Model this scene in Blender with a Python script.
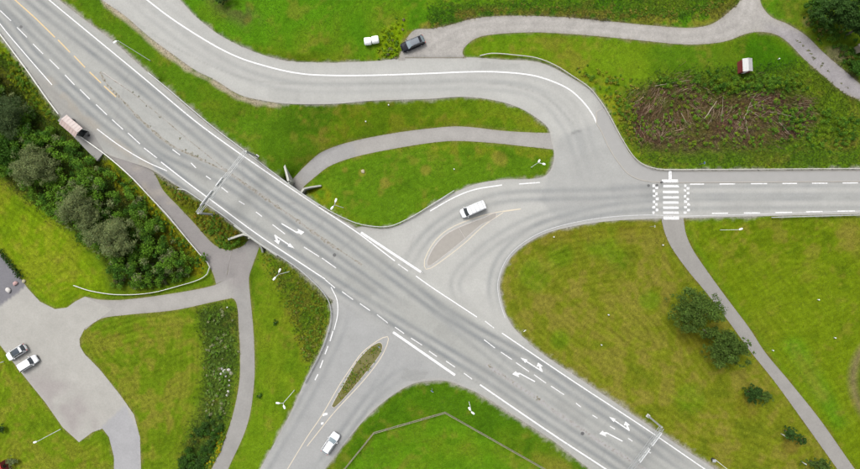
import bpy, math, random
import numpy as np
from mathutils import Vector, geometry

for _o in list(bpy.data.objects):
    bpy.data.objects.remove(_o)
random.seed(7)
rng = np.random.default_rng(11)
SC = bpy.context.scene
COL = SC.collection

# ---------------------------------------------------------------- camera, sky, sun, exposure
H = 112.0            # flying height above the main road (m)
S = 0.2              # metres per photo pixel on the road plane
CX, CY = 430.0, 234.5
cam_d = bpy.data.cameras.new("camera")
cam = bpy.data.objects.new("camera", cam_d)
COL.objects.link(cam)
cam.location = (0, 0, H)
cam.rotation_euler = (0, 0, 0)
cam_d.sensor_fit = 'HORIZONTAL'
cam_d.angle = 2 * math.atan(430 * S / H)
cam_d.clip_start = 0.5
cam_d.clip_end = 5000
SC.camera = cam

SUN_EL, SUN_AZ = math.radians(58), math.radians(325)   # soft overcast light
world = bpy.data.worlds.new("World")
SC.world = world
world.use_nodes = True
wn = world.node_tree
wn.nodes.clear()
w_out = wn.nodes.new('ShaderNodeOutputWorld')
w_bg = wn.nodes.new('ShaderNodeBackground')
w_sky = wn.nodes.new('ShaderNodeTexSky')
w_sky.sky_type = 'NISHITA'
w_sky.sun_disc = False
w_sky.sun_elevation = SUN_EL
w_sky.sun_rotation = SUN_AZ
w_sky.dust_density = 5.0
w_sky.air_density = 1.0
w_sky.ozone_density = 1.0
w_hs = wn.nodes.new('ShaderNodeHueSaturation')
w_hs.inputs['Saturation'].default_value = 0.22       # cloud cover: pale grey sky
w_bg.inputs['Strength'].default_value = 0.13
wn.links.new(w_sky.outputs[0], w_hs.inputs['Color'])
wn.links.new(w_hs.outputs[0], w_bg.inputs['Color'])
wn.links.new(w_bg.outputs[0], w_out.inputs['Surface'])
sun_d = bpy.data.lights.new("sun", 'SUN')
sun_d.energy = 1.4
sun_d.angle = math.radians(22)
sun_d.color = (1.0, 0.97, 0.93)
sun = bpy.data.objects.new("sun", sun_d)
COL.objects.link(sun)
_d = Vector((math.sin(SUN_AZ) * math.cos(SUN_EL), math.cos(SUN_AZ) * math.cos(SUN_EL), math.sin(SUN_EL)))
sun.rotation_euler = _d.to_track_quat('Z', 'Y').to_euler()
sun.location = _d * 200
SC.view_settings.view_transform = 'Standard'
SC.view_settings.look = 'None'
SC.view_settings.gamma = 1.0
SC.view_settings.use_curve_mapping = False
SC.view_settings.exposure = 0.80

# ---------------------------------------------------------------- helpers
def W(px, py, z):
    f = S * (H - z) / H
    return ((px - CX) * f, (CY - py) * f, z)

def smooth(pts, closed=False, step=3.0):
    P = [np.array(p, float) for p in pts]
    n = len(P)
    out = []
    rngi = range(n) if closed else range(n - 1)
    for i in rngi:
        p1, p2 = P[i], P[(i + 1) % n]
        p0 = P[(i - 1) % n] if (closed or i > 0) else 2 * p1 - p2
        p3 = P[(i + 2) % n] if (closed or i + 2 < n) else 2 * p2 - p1
        k = max(1, int(np.linalg.norm((p2 - p1)[:2]) / step))
        # centripetal-ish tangents limited by the local chord
        d = np.linalg.norm((p2 - p1)[:2]) + 1e-6
        m1 = (p2 - p0) / (np.linalg.norm((p2 - p0)[:2]) + 1e-6) * d
        m2 = (p3 - p1) / (np.linalg.norm((p3 - p1)[:2]) + 1e-6) * d
        for j in range(k):
            t = j / k
            h00 = 2*t**3 - 3*t**2 + 1; h10 = t**3 - 2*t**2 + t
            h01 = -2*t**3 + 3*t**2; h11 = t**3 - t**2
            out.append(h00*p1 + h10*m1 + h01*p2 + h11*m2)
    if not closed:
        out.append(P[-1])
    return np.array(out)

RX0, RY0, RX1, RY1 = -72, -72, 932, 541
RW, RH = RX1 - RX0, RY1 - RY0
GX, GY = np.meshgrid(np.arange(RX0, RX1) + 0.5, np.arange(RY0, RY1) + 0.5)

def inside(poly, X, Y):
    poly = np.asarray(poly, float)[:, :2]
    m = np.zeros(X.shape, bool)
    x1, y1 = poly[-1]
    for x2, y2 in poly:
        if y1 != y2:
            c = ((y1 > Y) != (y2 > Y)) & (X < (x2 - x1) * (Y - y1) / (y2 - y1) + x1)
            m ^= c
        x1, y1 = x2, y2
    return m

def fill(poly):
    poly = np.asarray(poly, float)
    m = np.zeros((RH, RW), bool)
    a = max(0, int(poly[:, 0].min() - RX0) - 1); b = min(RW, int(poly[:, 0].max() - RX0) + 2)
    c = max(0, int(poly[:, 1].min() - RY0) - 1); d = min(RH, int(poly[:, 1].max() - RY0) + 2)
    if b > a and d > c:
        m[c:d, a:b] = inside(poly, GX[c:d, a:b], GY[c:d, a:b])
    return m

def blur(a, r):
    a = a.astype(float)
    if r < 1:
        return a
    r = int(r)
    for _ in range(2):
        for ax in (0, 1):
            p = np.pad(a, [(r + 1, r) if k == ax else (0, 0) for k in (0, 1)], mode='edge')
            c = np.cumsum(p, axis=ax)
            if ax == 0:
                a = (c[2*r+1:] - c[:-2*r-1]) / (2*r+1)
            else:
                a = (c[:, 2*r+1:] - c[:, :-2*r-1]) / (2*r+1)
    return a

def linedist(pts, maxd, zs=False):
    """distance raster to a polyline; with zs also the interpolated third coordinate"""
    D = np.full((RH, RW), float(maxd)); Z = np.zeros((RH, RW))
    pts = np.asarray(pts, float)
    for p, q in zip(pts[:-1], pts[1:]):
        a = max(0, int(min(p[0], q[0]) - RX0 - maxd)); b = min(RW, int(max(p[0], q[0]) - RX0 + maxd) + 2)
        c = max(0, int(min(p[1], q[1]) - RY0 - maxd)); d = min(RH, int(max(p[1], q[1]) - RY0 + maxd) + 2)
        if b <= a or d <= c:
            continue
        X, Y = GX[c:d, a:b], GY[c:d, a:b]
        v = q[:2] - p[:2]
        t = np.clip(((X - p[0]) * v[0] + (Y - p[1]) * v[1]) / (v @ v + 1e-9), 0, 1)
        dd = np.hypot(X - p[0] - t * v[0], Y - p[1] - t * v[1])
        m = dd < D[c:d, a:b]
        D[c:d, a:b][m] = dd[m]
        if zs:
            Z[c:d, a:b][m] = (p[2] + t * (q[2] - p[2]))[m]
    return (D, Z) if zs else D

def noise(cell, seed):
    r = np.random.default_rng(seed)
    h, w = int(RH / cell) + 3, int(RW / cell) + 3
    g = r.random((h, w))
    y = (np.arange(RH)) / cell; x = (np.arange(RW)) / cell
    yi, xi = y.astype(int), x.astype(int)
    fy = (y - yi); fx = (x - xi)
    fy = (fy*fy*(3-2*fy))[:, None]; fx = (fx*fx*(3-2*fx))[None, :]
    a = g[yi][:, xi]; b = g[yi][:, xi+1]; c = g[yi+1][:, xi]; d = g[yi+1][:, xi+1]
    return (a*(1-fx)+b*fx)*(1-fy) + (c*(1-fx)+d*fx)*fy

def sample(R, px, py):
    x = np.clip(np.asarray(px, float) - RX0 - 0.5, 0, RW - 1.001)
    y = np.clip(np.asarray(py, float) - RY0 - 0.5, 0, RH - 1.001)
    xi, yi = x.astype(int), y.astype(int)
    fx, fy = x - xi, y - yi
    if R.ndim == 3:
        fx = fx[..., None]; fy = fy[..., None]
    return (R[yi, xi]*(1-fx)+R[yi, xi+1]*fx)*(1-fy) + (R[yi+1, xi]*(1-fx)+R[yi+1, xi+1]*fx)*fy

def srgb(r, g, b):
    f = lambda c: (c/255/12.92) if c/255 <= 0.04045 else ((c/255+0.055)/1.055)**2.4
    return np.array([f(r), f(g), f(b)])

GAIN = 0.50     # albedo of a surface that shows as sRGB value v is about GAIN * linear(v)
def alb(r, g, b):
    return srgb(r, g, b) * GAIN

# ---------------------------------------------------------------- materials
MATS = {}
def newmat(name):
    m = bpy.data.materials.new(name); m.use_nodes = True
    nt = m.node_tree
    b = nt.nodes['Principled BSDF']
    MATS[name] = m
    return m, nt, b

def simple(name, col, rough=0.6, metal=0.0, var=0.12, scale=3.0, spec=0.5, bump=0.0):
    m, nt, b = newmat(name)
    b.inputs['Roughness'].default_value = rough
    b.inputs['Metallic'].default_value = metal
    b.inputs['Specular IOR Level'].default_value = spec
    tc = nt.nodes.new('ShaderNodeTexCoord')
    n = nt.nodes.new('ShaderNodeTexNoise'); n.inputs['Scale'].default_value = scale; n.inputs['Detail'].default_value = 5
    nt.links.new(tc.outputs['Object'], n.inputs['Vector'])
    mx = nt.nodes.new('ShaderNodeMix'); mx.data_type = 'RGBA'
    c = np.array(col, float)
    mx.inputs['A'].default_value = (*np.clip(c*(1-var), 0, 1), 1)
    mx.inputs['B'].default_value = (*np.clip(c*(1+var), 0, 1), 1)
    nt.links.new(n.outputs['Fac'], mx.inputs['Factor'])
    nt.links.new(mx.outputs['Result'], b.inputs['Base Color'])
    if bump:
        bp = nt.nodes.new('ShaderNodeBump'); bp.inputs['Strength'].default_value = bump; bp.inputs['Distance'].default_value = 0.02
        nt.links.new(n.outputs['Fac'], bp.inputs['Height']); nt.links.new(bp.outputs['Normal'], b.inputs['Normal'])
    return m

def attr_mat(name, rough=0.95, scales=((0.6, 0.25), (3.0, 0.25)), bump=0.0, transl=0.0, bscale=4.0, spec=0.2):
    """colour attribute 'col' times a stack of position noises"""
    m, nt, b = newmat(name)
    b.inputs['Roughness'].default_value = rough
    b.inputs['Specular IOR Level'].default_value = spec
    at = nt.nodes.new('ShaderNodeAttribute'); at.attribute_name = 'col'
    geo = nt.nodes.new('ShaderNodeNewGeometry')
    cur = at.outputs['Color']
    for sc, amp in scales:
        n = nt.nodes.new('ShaderNodeTexNoise'); n.inputs['Scale'].default_value = sc
        n.inputs['Detail'].default_value = 4; n.inputs['Roughness'].default_value = 0.65
        nt.links.new(geo.outputs['Position'], n.inputs['Vector'])
        mr = nt.nodes.new('ShaderNodeMapRange')
        mr.inputs['From Min'].default_value = 0.25; mr.inputs['From Max'].default_value = 0.75
        mr.inputs['To Min'].default_value = 1 - amp; mr.inputs['To Max'].default_value = 1 + amp
        nt.links.new(n.outputs['Fac'], mr.inputs['Value'])
        vm = nt.nodes.new('ShaderNodeVectorMath'); vm.operation = 'SCALE'
        nt.links.new(cur, vm.inputs[0]); nt.links.new(mr.outputs['Result'], vm.inputs['Scale'])
        cur = vm.outputs['Vector']
    nt.links.new(cur, b.inputs['Base Color'])
    if bump:
        n = nt.nodes.new('ShaderNodeTexNoise'); n.inputs['Scale'].default_value = bscale
        n.inputs['Detail'].default_value = 5
        nt.links.new(geo.outputs['Position'], n.inputs['Vector'])
        bp = nt.nodes.new('ShaderNodeBump'); bp.inputs['Strength'].default_value = bump; bp.inputs['Distance'].default_value = 0.15
        nt.links.new(n.outputs['Fac'], bp.inputs['Height']); nt.links.new(bp.outputs['Normal'], b.inputs['Normal'])
    if transl:
        tr = nt.nodes.new('ShaderNodeBsdfTranslucent'); ms = nt.nodes.new('ShaderNodeMixShader')
        ms.inputs['Fac'].default_value = transl
        nt.links.new(cur, tr.inputs['Color'])
        nt.links.new(b.outputs[0], ms.inputs[1]); nt.links.new(tr.outputs[0], ms.inputs[2])
        nt.links.new(ms.outputs[0], nt.nodes['Material Output'].inputs['Surface'])
    return m

M_ground = attr_mat('grassland', 0.95, ((0.9, 0.10), (2.6, 0.14), (4.8, 0.30), (9.0, 0.28)), bump=0.7, bscale=5.0, spec=0.0)
M_road = attr_mat('asphalt', 0.88, ((0.35, 0.05), (2.5, 0.07), (14.0, 0.13)), bump=0.12, bscale=20.0, spec=0.3)
M_path = attr_mat('path_asphalt', 0.9, ((0.5, 0.07), (3.0, 0.09), (14.0, 0.14)), bump=0.12, bscale=18.0, spec=0.3)
M_gravel = attr_mat('gravel_surface', 0.95, ((0.4, 0.10), (2.5, 0.13), (10.0, 0.2)), bump=0.3, bscale=14.0)
M_leaf = attr_mat('leaf', 0.75, ((1.2, 0.15),), transl=0.35, spec=0.15)
M_blade = attr_mat('grass_blade', 0.8, ((1.0, 0.15),), transl=0.2)
M_twig = attr_mat('dead_wood', 0.9, ((2.0, 0.2),))

def paint_mat(name, col, wear):
    """road paint: worn through to the asphalt colour in small flakes"""
    m, nt, b = newmat(name)
    b.inputs['Roughness'].default_value = 0.7
    geo = nt.nodes.new('ShaderNodeNewGeometry')
    n = nt.nodes.new('ShaderNodeTexNoise'); n.inputs['Scale'].default_value = 3.5; n.inputs['Detail'].default_value = 8; n.inputs['Roughness'].default_value = 0.75
    nt.links.new(geo.outputs['Position'], n.inputs['Vector'])
    cr = nt.nodes.new('ShaderNodeValToRGB')
    cr.color_ramp.elements[0].position = wear - 0.08; cr.color_ramp.elements[0].color = (0.27, 0.27, 0.27, 1)
    cr.color_ramp.elements[1].position = wear + 0.06; cr.color_ramp.elements[1].color = (*col, 1)
    nt.links.new(n.outputs['Fac'], cr.inputs['Fac']); nt.links.new(cr.outputs['Color'], b.inputs['Base Color'])
    return m
def seam_mat(name, c0, c1, c2, scale):
    """speckled joint dirt: asphalt colour showing between dirt and dark specks"""
    m, nt, b = newmat(name)
    b.inputs['Roughness'].default_value = 0.95
    geo = nt.nodes.new('ShaderNodeNewGeometry')
    n = nt.nodes.new('ShaderNodeTexNoise'); n.inputs['Scale'].default_value = scale; n.inputs['Detail'].default_value = 7; n.inputs['Roughness'].default_value = 0.7
    nt.links.new(geo.outputs['Position'], n.inputs['Vector'])
    cr = nt.nodes.new('ShaderNodeValToRGB'); e = cr.color_ramp.elements
    e[0].position = 0.36; e[0].color = (*c2, 1); e[1].position = 0.62; e[1].color = (*c0, 1)
    k = e.new(0.48); k.color = (*c1, 1)
    nt.links.new(n.outputs['Fac'], cr.inputs['Fac']); nt.links.new(cr.outputs['Color'], b.inputs['Base Color'])
    return m
M_white = paint_mat('white_road_paint', (0.56, 0.56, 0.56), 0.43)
M_dash = paint_mat('lane_dash_paint', (0.52, 0.52, 0.52), 0.44)
M_faint = paint_mat('faint_white_paint', (0.40, 0.40, 0.40), 0.45)
M_worn = paint_mat('worn_white_paint', (0.66, 0.66, 0.66), 0.47)
M_thin = paint_mat('thin_white_paint', (0.6, 0.6, 0.6), 0.42)
M_yellow = paint_mat('yellow_road_paint', (0.46, 0.33, 0.15), 0.42)
M_cream = paint_mat('faded_yellow_paint', (0.42, 0.37, 0.29), 0.40)
M_galv = simple('galvanised_steel', (0.30, 0.31, 0.31), 0.5, 0.25, 0.1, 2.0)
M_railw = simple('pale_rail_steel', (0.52, 0.52, 0.49), 0.5, 0.1, 0.1, 1.0)
M_railc = simple('weathered_rail_steel', (0.40, 0.39, 0.35), 0.5, 0.1, 0.12, 1.0)
M_post = simple('rail_post_steel', (0.25, 0.25, 0.25), 0.6, 0.3)
M_conc = simple('concrete', (0.36, 0.36, 0.33), 0.9, 0, 0.2, 1.5, bump=0.2)
M_pole = simple('lamp_pole_steel', (0.55, 0.57, 0.57), 0.45, 0.2)
M_head = simple('lamp_head_white', (0.6, 0.61, 0.62), 0.4, 0)
M_lens = simple('lamp_lens', (0.5, 0.5, 0.48), 0.2)
M_dark = simple('dark_metal', (0.03, 0.03, 0.035), 0.5)
M_iron = simple('cast_iron', (0.09, 0.09, 0.09), 0.7, 0.4)
M_bark = simple('bark', (0.10, 0.08, 0.06), 0.95, 0, 0.3, 6, bump=0.4)
M_birch = simple('pale_bark', (0.33, 0.30, 0.25), 0.9, 0, 0.3, 6)
M_wood = simple('weathered_wood', (0.20, 0.18, 0.13), 0.9, 0, 0.25, 5)
M_stone = simple('stone', (0.42, 0.40, 0.38), 0.95, 0, 0.3, 4, bump=0.5)
M_signpanel = simple('sign_panel_aluminium', (0.6, 0.61, 0.62), 0.4, 0.2)
M_signblue = simple('sign_face_blue', (0.02, 0.07, 0.28), 0.4)

# ---------------------------------------------------------------- object helpers
def mesh_data(name, verts, faces, mat, smooth_=False):
    me = bpy.data.meshes.new(name)
    me.from_pydata([tuple(v) for v in verts], [], [tuple(f) for f in faces])
    me.update()
    if mat is not None:
        me.materials.append(mat)
    if smooth_:
        me.polygons.foreach_set('use_smooth', [True]*len(me.polygons))
    return me

def obj(name, verts, faces, mat, parent=None, smooth_=False):
    o = bpy.data.objects.new(name, mesh_data(name, verts, faces, mat, smooth_))
    COL.objects.link(o)
    if parent is not None:
        o.parent = parent
    return o

def tag(o, label, cat, group=None):
    o['label'] = label; o['category'] = cat
    if group: o['group'] = group
    return o

def thing(name, label, cat, loc=(0, 0, 0), rotz=0.0, group=None):
    o = bpy.data.objects.new(name, None)
    COL.objects.link(o)
    o.empty_display_size = 0.3
    o.location = loc; o.rotation_euler = (0, 0, rotz)
    return tag(o, label, cat, group)

class MB:
    """collects shapes for one mesh"""
    def __init__(s): s.v = []; s.f = []
    def add(s, v, f):
        n = len(s.v); s.v += [tuple(p) for p in v]; s.f += [tuple(i+n for i in q) for q in f]; return s
    def box(s, x0, x1, y0, y1, z0, z1, bev=0.0):
        if bev <= 0:
            v = [(x, y, z) for z in (z0, z1) for x, y in ((x0, y0), (x1, y0), (x1, y1), (x0, y1))]
            return s.add(v, [(3,2,1,0), (4,5,6,7), (0,1,5,4), (1,2,6,5), (2,3,7,6), (3,0,4,7)])
        b = bev
        rings = []
        for z, i in ((z0, b), (z0+b, 0), (z1-b, 0), (z1, b)):
            rings.append([(x0+i+b, y0+i, z), (x1-i-b, y0+i, z), (x1-i, y0+i+b, z), (x1-i, y1-i-b, z),
                          (x1-i-b, y1-i, z), (x0+i+b, y1-i, z), (x0+i, y1-i-b, z), (x0+i, y0+i+b, z)])
        return s.rings(rings, True)
    def rings(s, rings, caps=True, closed=True):
        n = len(rings[0]); v = [p for r in rings for p in r]; f = []
        for i in range(len(rings)-1):
            for j in range(n if closed else n-1):
                k = (j+1) % n
                f.append((i*n+j, i*n+k, (i+1)*n+k, (i+1)*n+j))
        if caps:
            f.append(tuple(range(n))[::-1]); f.append(tuple(range((len(rings)-1)*n, len(rings)*n)))
        return s.add(v, f)
    def tube(s, p, q, r0, r1=None, n=8):
        r1 = r0 if r1 is None else r1
        p, q = Vector(p), Vector(q); d = (q-p).normalized()
        u = d.orthogonal().normalized(); w = d.cross(u)
        R = []
        for c, r in ((p, r0), (q, r1)):
            R.append([tuple(c + u*math.cos(a)*r + w*math.sin(a)*r) for a in [2*math.pi*i/n for i in range(n)]])
        return s.rings(R, True)
    def path(s, pts, rads, n=6):
        pts = [Vector(p) for p in pts]; R = []
        for i, p in enumerate(pts):
            d = (pts[min(i+1, len(pts)-1)] - pts[max(i-1, 0)]).normalized()
            u = d.cross(Vector((0.37, 0.81, 0.45))).normalized(); w = d.cross(u)
            r = rads[i] if hasattr(rads, '__len__') else rads
            R.append([tuple(p + u*math.cos(2*math.pi*k/n)*r + w*math.sin(2*math.pi*k/n)*r) for k in range(n)])
        return s.rings(R, True)
    def cyl(s, c, axis, r, h, n=16):
        a = Vector(axis).normalized()*h/2
        return s.tube(Vector(c)-a, Vector(c)+a, r, r, n)
    def build(s, name, mat, parent=None, smooth_=False):
        return obj(name, s.v, s.f, mat, parent, smooth_)

def setcol(me, cols):
    a = me.color_attributes.new('col', 'FLOAT_COLOR', 'POINT')
    c = np.ones((len(me.vertices), 4), np.float32); c[:, :3] = cols
    a.data.foreach_set('color', c.ravel())

def bigmesh(name, V, F, mat, cols, parent=None, smooth_=False):
    """numpy mesh: F is (n,3) or (n,4)"""
    me = bpy.data.meshes.new(name)
    n, k = F.shape
    me.vertices.add(len(V)); me.vertices.foreach_set('co', np.asarray(V, np.float32).ravel())
    me.loops.add(n*k); me.loops.foreach_set('vertex_index', F.astype(np.int32).ravel())
    me.polygons.add(n)
    me.polygons.foreach_set('loop_start', np.arange(0, n*k, k, dtype=np.int32))
    if smooth_:
        me.polygons.foreach_set('use_smooth', np.ones(n, bool))
    me.update(calc_edges=True); me.validate()
    me.materials.append(mat)
    setcol(me, cols)
    o = bpy.data.objects.new(name, me); COL.objects.link(o)
    if parent is not None: o.parent = parent
    return o
# ---------------------------------------------------------------- layout (photo pixels, turned into metres by W)
NE_EDGE = [(-7,-55),(59,0),(90,24),(115,43),(145,70),(180,101),(215,130),(245,152),(270,171),(303,195),(327,211),(362,232),
           (420,272),(470,305),(515,333),(540,352),(580,379),(610,399),(645,423),(675,443),(715,469),(790,520)]
SW_EDGE = [(-50,-35),(0,34),(30,74),(60,115),(80,134),(105,153),(130,162),(152,170),(177,186),(195,196),(222,215),(243,231),(259,243),
           (295,267),(315,284),(331,299),(370,318),(412,350),(450,380),(480,394),(512,414),(555,442),(590,469),(660,515)]
P_MAIN = np.vstack([smooth(NE_EDGE), smooth(SW_EDGE)[::-1]])
ARC_TOP = [(130,-50),(180,0),(195,16),(215,32),(230,41),(252,51),(277,59),(302,62),(340,62.5),(377,61),(400,58.7),(430,58),(467,57.5),
           (480,58),(505,60),(530,61),(547,65),(565,74),(585,86),(600,100),(610,117),(618,134),(628,151),(637,161),(648,167),(660,169.5),(700,170),(928,169)]
EAST_BOT = [(928,213),(860,214),(770,216),(685,218),(645,219),(605,221.5),(570,227),(547,233),(530,241.5),(515,253),(505,266.5),(500,281.5),
            (501,296.5),(506,314),(515,329),(530,343)]
ARC_BOT = [(362,226.5),(388,228.5),(410,219),(430,206.5),(442,198.5),(460,190),(480,183),(505,179.5),(530,179),(545,176),(552,167),(554,154),(551,140),(548,128),
           (535,117),(517,107),(492,100),(462,97),(430,99),(370,101),(335,104),(290,104),(265,101),(240,95),(215,80),(195,70),(175,56),(150,37.5),(125,16),(102,0),(50,-45)]
P_ARC = np.vstack([smooth(ARC_TOP), smooth(EAST_BOT), [(500,335),(470,312),(430,285),(390,258),(350,230)], smooth(ARC_BOT)])
SIDE_L = [(340,296),(331.5,303),(331.5,311),(329,326),(320,352),(304,383),(290,414),(260,469),(225,535)]
SIDE_R = [(285,520),(325,469),(365,419),(390,397),(412,384),(430,380.5),(450,381.5),(475,391)]
P_SIDE = np.vstack([smooth(SIDE_L), smooth(SIDE_R), [(480,390),(440,365),(400,335),(360,308)]])
NETWORK = [P_MAIN, P_ARC, P_SIDE]

NP_TOP = [(558,133),(530,132.5),(505,131),(460,126.5),(430,128.5),(395,133),(350,142),(322,152),(305,166),(291,181)]
NP_BOT = [(302,188),(315,177),(330,166),(355,157),(390,149.5),(430,143),(455,141),(492,143),(530,147),(558,150)]
P_NPATH = np.vstack([smooth(NP_TOP), smooth(NP_BOT)])
P_UNDER = np.array([(292,179),(304,187),(259.5,246),(249,239.5)], float)
RAMP_L = [(105,152),(118,166),(131,178),(150,198),(168,218),(184,236),(200,255),(208,264),(214,276),(216,284)]
RAMP_R = [(226,279),(240,290),(250,270),(246,250),(243,246),(232,250),(220,248),(210,241),(195,224),(180,208),(163,190),(152,170.5),(130,158)]
P_RAMP = np.vstack([smooth(RAMP_L), [(226,279)], smooth(RAMP_R)])
# the strip between ramp and lower path joins at the node
SP_R = [(259.5,246),(256.5,255),(251,270),(249,278),(250,294),(253,325),(254.5,352),(254,384),(247.5,424),(229,467),(200,530)]
SP_L = [(183,520),(213,466),(230,424),(239,384),(240,352),(238.5,325),(237.5,309),(234,299),(225,298)]
P_SPATH = np.vstack([smooth(SP_R), smooth(SP_L), [(215,285),(226,279),(232,250),(243,246),(249,239.5)]])
LP_TOP = [(234,276),(215,285),(175,293),(125,299.5),(100,299.5),(85,296.5)]
LP_BOT = [(85,330),(100,319),(125,315),(175,310),(215,301.5),(232,298)]
P_LOWER = np.vstack([smooth(LP_TOP), smooth(LP_BOT)])
LOT = [(85,296.5),(75,301.5),(67,307.5),(55,309),(40,301.5),(27.5,288),(21,279),(0,253),(-60,180),(-66,300),(-60,300),(-20,332),(0,345),(24,376),(45,402),(62.5,427),(79,442),
       (92.5,432),(102.5,428.5),(109,437),(114,457),(114,469),(112,530),(141,530),(141,469),(140,437),(134,414.5),(120,394.5),(100,369.5),(84,353),(80,346),(79.5,339),(85,328),(100,319),(112,309)]
P_LOT = np.array(LOT, float)
LANE = [(400,63),(401,51),(407,38),(415,30),(430,29),(450,25),(472,19),(500,16),(530,16),(567,17.5),(605,21),(645,25),(690,28),(712,24),(730,11),(740,0),(744,-50),
        (758,-50),(760,0),(770,16),(787,24),(805,35),(825,54),(845,71),(860,84),(925,138),(925,158),(860,101),(845,94),(825,77.5),(805,60),(785,40),(770,33),(750,33),
        (727,41),(707,44),(682,44.5),(645,41),(605,37),(567,34),(530,32.5),(490,35),(475,39),(465,47),(462.5,53),(467,63)]
P_LANE = smooth(LANE, closed=True)
EP_L = [(661,214),(662,222),(666,236),(672.5,249),(687.5,270),(702.5,288),(725,316.5),(751,352),(775,382),(807.5,427),(837.5,469),(880,525)]
EP_R = [(898,525),(855,469),(820,419.5),(790,382),(765,352),(750,329),(727.5,299),(707.5,271.5),(692.5,249),(686,234),(684,222),(683,214)]
P_EPATH = np.vstack([smooth(EP_L), smooth(EP_R)])

road_mask = np.zeros((RH, RW), bool)
for p in NETWORK: road_mask |= fill(p)
path_polys = [P_NPATH, P_RAMP, P_SPATH, P_LOWER, P_UNDER]
path_mask = np.zeros((RH, RW), bool)
for p in path_polys: path_mask |= fill(p)
lot_mask = fill(P_LOT); lane_mask = fill(P_LANE); epath_mask = fill(P_EPATH)
hard = road_mask | path_mask | lot_mask | lane_mask | epath_mask

# ---------------------------------------------------------------- terrain heights: fixed along roads and paths, a membrane between
Zfix = np.full((RH, RW), np.nan)
Zfix[lane_mask] = 0.25
Zfix[lot_mask] = -4.6
ZU = -3.8
LINES = [
    ([(552,141,-0.05),(520,139,-.35),(460,134,-1.0),(400,140,-1.9),(350,150,-2.8),(315,168,-3.5),(297,184,ZU)], 8.5),
    ([(254,243,ZU),(247,262,ZU),(244,285,-3.9),(246,330,-3.8),(247,384,-3.6),(238,424,-3.4),(222,465,-3.2),(195,525,-3)], 9),
    ([(128,165,-.05),(150,182,-.5),(172,208,-1.6),(195,233,-2.7),(215,253,-3.4),(240,268,ZU)], 11),
    ([(240,283,-3.9),(200,297,-4.1),(150,305,-4.3),(100,311,-4.55)], 9),
]
for pts, hw in LINES:
    D, Zl = linedist(pts, hw + 2, True)
    m = D < hw
    Zfix[m] = Zl[m]
Zfix[road_mask] = 0.0
D, _ = linedist([(302,177,0),(249,250,0)], 16, True)
Zfix[(D < 16) & road_mask] = np.nan
Zfix[(D < 8.0) & road_mask] = ZU
for (x, y, r, z) in [(50,230,22,-4.5),(20,200,8,-4.5),(85,262,8,-4.6),(205,395,6,-5.0),(215,345,6,-4.9),(195,450,8,-5.2),(120,350,10,-4.4),(160,420,14,-4.2),
                     (450,450,25,-0.9),(395,455,10,-1.1),(590,300,30,-0.6),(780,280,35,-0.8),(600,400,6,-0.5),(400,190,8,-1.3),(480,165,6,-0.7),
                     (300,25,30,0.8),(600,0,20,0.6),(740,70,14,-0.2),(700,120,25,-1.4),(800,120,18,-1.3),(560,55,4,-0.3),(850,20,12,1.2),(20,110,10,-3.2),
                     (60,165,8,-3.5),(150,255,10,-4.0),(110,225,8,-4.2),(160,85,4,-0.7),(240,120,5,-1.0),(430,115,4,-.6),(10,440,20,-4.3),(280,310,8,-2.6)]:
    m = np.hypot(GX-x, GY-y) < r
    m &= np.isnan(Zfix)
    Zfix[m] = z

def membrane(Zf):
    prev = None
    for st, it in ((8, 500), (4, 300), (2, 120), (1, 30)):
        F = Zf[::st, ::st]
        fixed = ~np.isnan(F)
        if prev is None:
            Z = np.where(fixed, F, -1.0)
        else:
            up = np.repeat(np.repeat(prev, 2, 0), 2, 1)
            h, w = F.shape
            up = np.pad(up, ((0, max(0, h-up.shape[0])), (0, max(0, w-up.shape[1]))), mode='edge')[:h, :w]
            Z = np.where(fixed, F, up)
        for _ in range(it):
            P = np.pad(Z, 1, mode='edge')
            A = (P[:-2, 1:-1] + P[2:, 1:-1] + P[1:-1, :-2] + P[1:-1, 2:]) * 0.25
            Z = np.where(fixed, F, A)
        prev = Z
    return prev
ZG = membrane(Zfix)
_free = ~hard
ZG = np.where(_free, ZG + 0.10*(noise(14, 1)-0.5) + 0.06*(noise(5, 2)-0.5), ZG)
ZGs = blur(ZG, 1)
ZG = np.where(hard, ZG, ZGs)

def zg(px, py): return float(sample(ZG, np.array([px]), np.array([py]))[0])
def G(px, py, off=0.0): return W(px, py, zg(px, py) + off)
def z_at(x, y):
    """ground height under a world point"""
    z = 0.0
    for _ in range(4):
        k = H / (S * (H - z)); z = zg(CX + x*k, CY - y*k)
    return z
def z_at_arr(x, y):
    z = np.zeros_like(x)
    for _ in range(4):
        k = H / (S * (H - z)); z = sample(ZG, CX + x*k, CY - y*k)
    return z
def px_of(x, y, z):
    k = H / (S * (H - z)); return CX + x*k, CY - y*k

# ---------------------------------------------------------------- ground colours (what grows where)
LUSH = alb(86,125,24); LAWN = alb(100,132,24); OLIVE = alb(116,128,32); DRY = alb(140,132,54); STRAW = alb(176,162,92)
ROUGH = alb(88,112,28); DIRT = alb(150,135,112); SOIL = alb(92,76,60); MAROON = alb(112,82,66); GRAV = alb(186,182,176); BRIGHT = alb(108,142,26); DARKG = alb(50,86,20)
n40, n18, n8, n4, n2 = noise(40, 21), noise(18, 22), noise(8, 23), noise(4, 24), noise(2, 25)
fb = (n18*0.4 + n8*0.35 + n4*0.25)
C = np.empty((RH, RW, 3)); C[:] = LAWN
def mixin(mask, col, amt=1.0):
    global C
    a = np.clip(mask*amt, 0, 1)[..., None]
    C = C*(1-a) + np.asarray(col)*a
def zone(poly, col, soft=6, amt=1.0, thr=None, sh=4.0):
    m = blur(fill(np.array(poly, float)), soft)
    if thr is not None:
        m = m * np.clip((fb - thr)*sh*2 + 0.5, 0, 1)
    mixin(m, col, amt)
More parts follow.
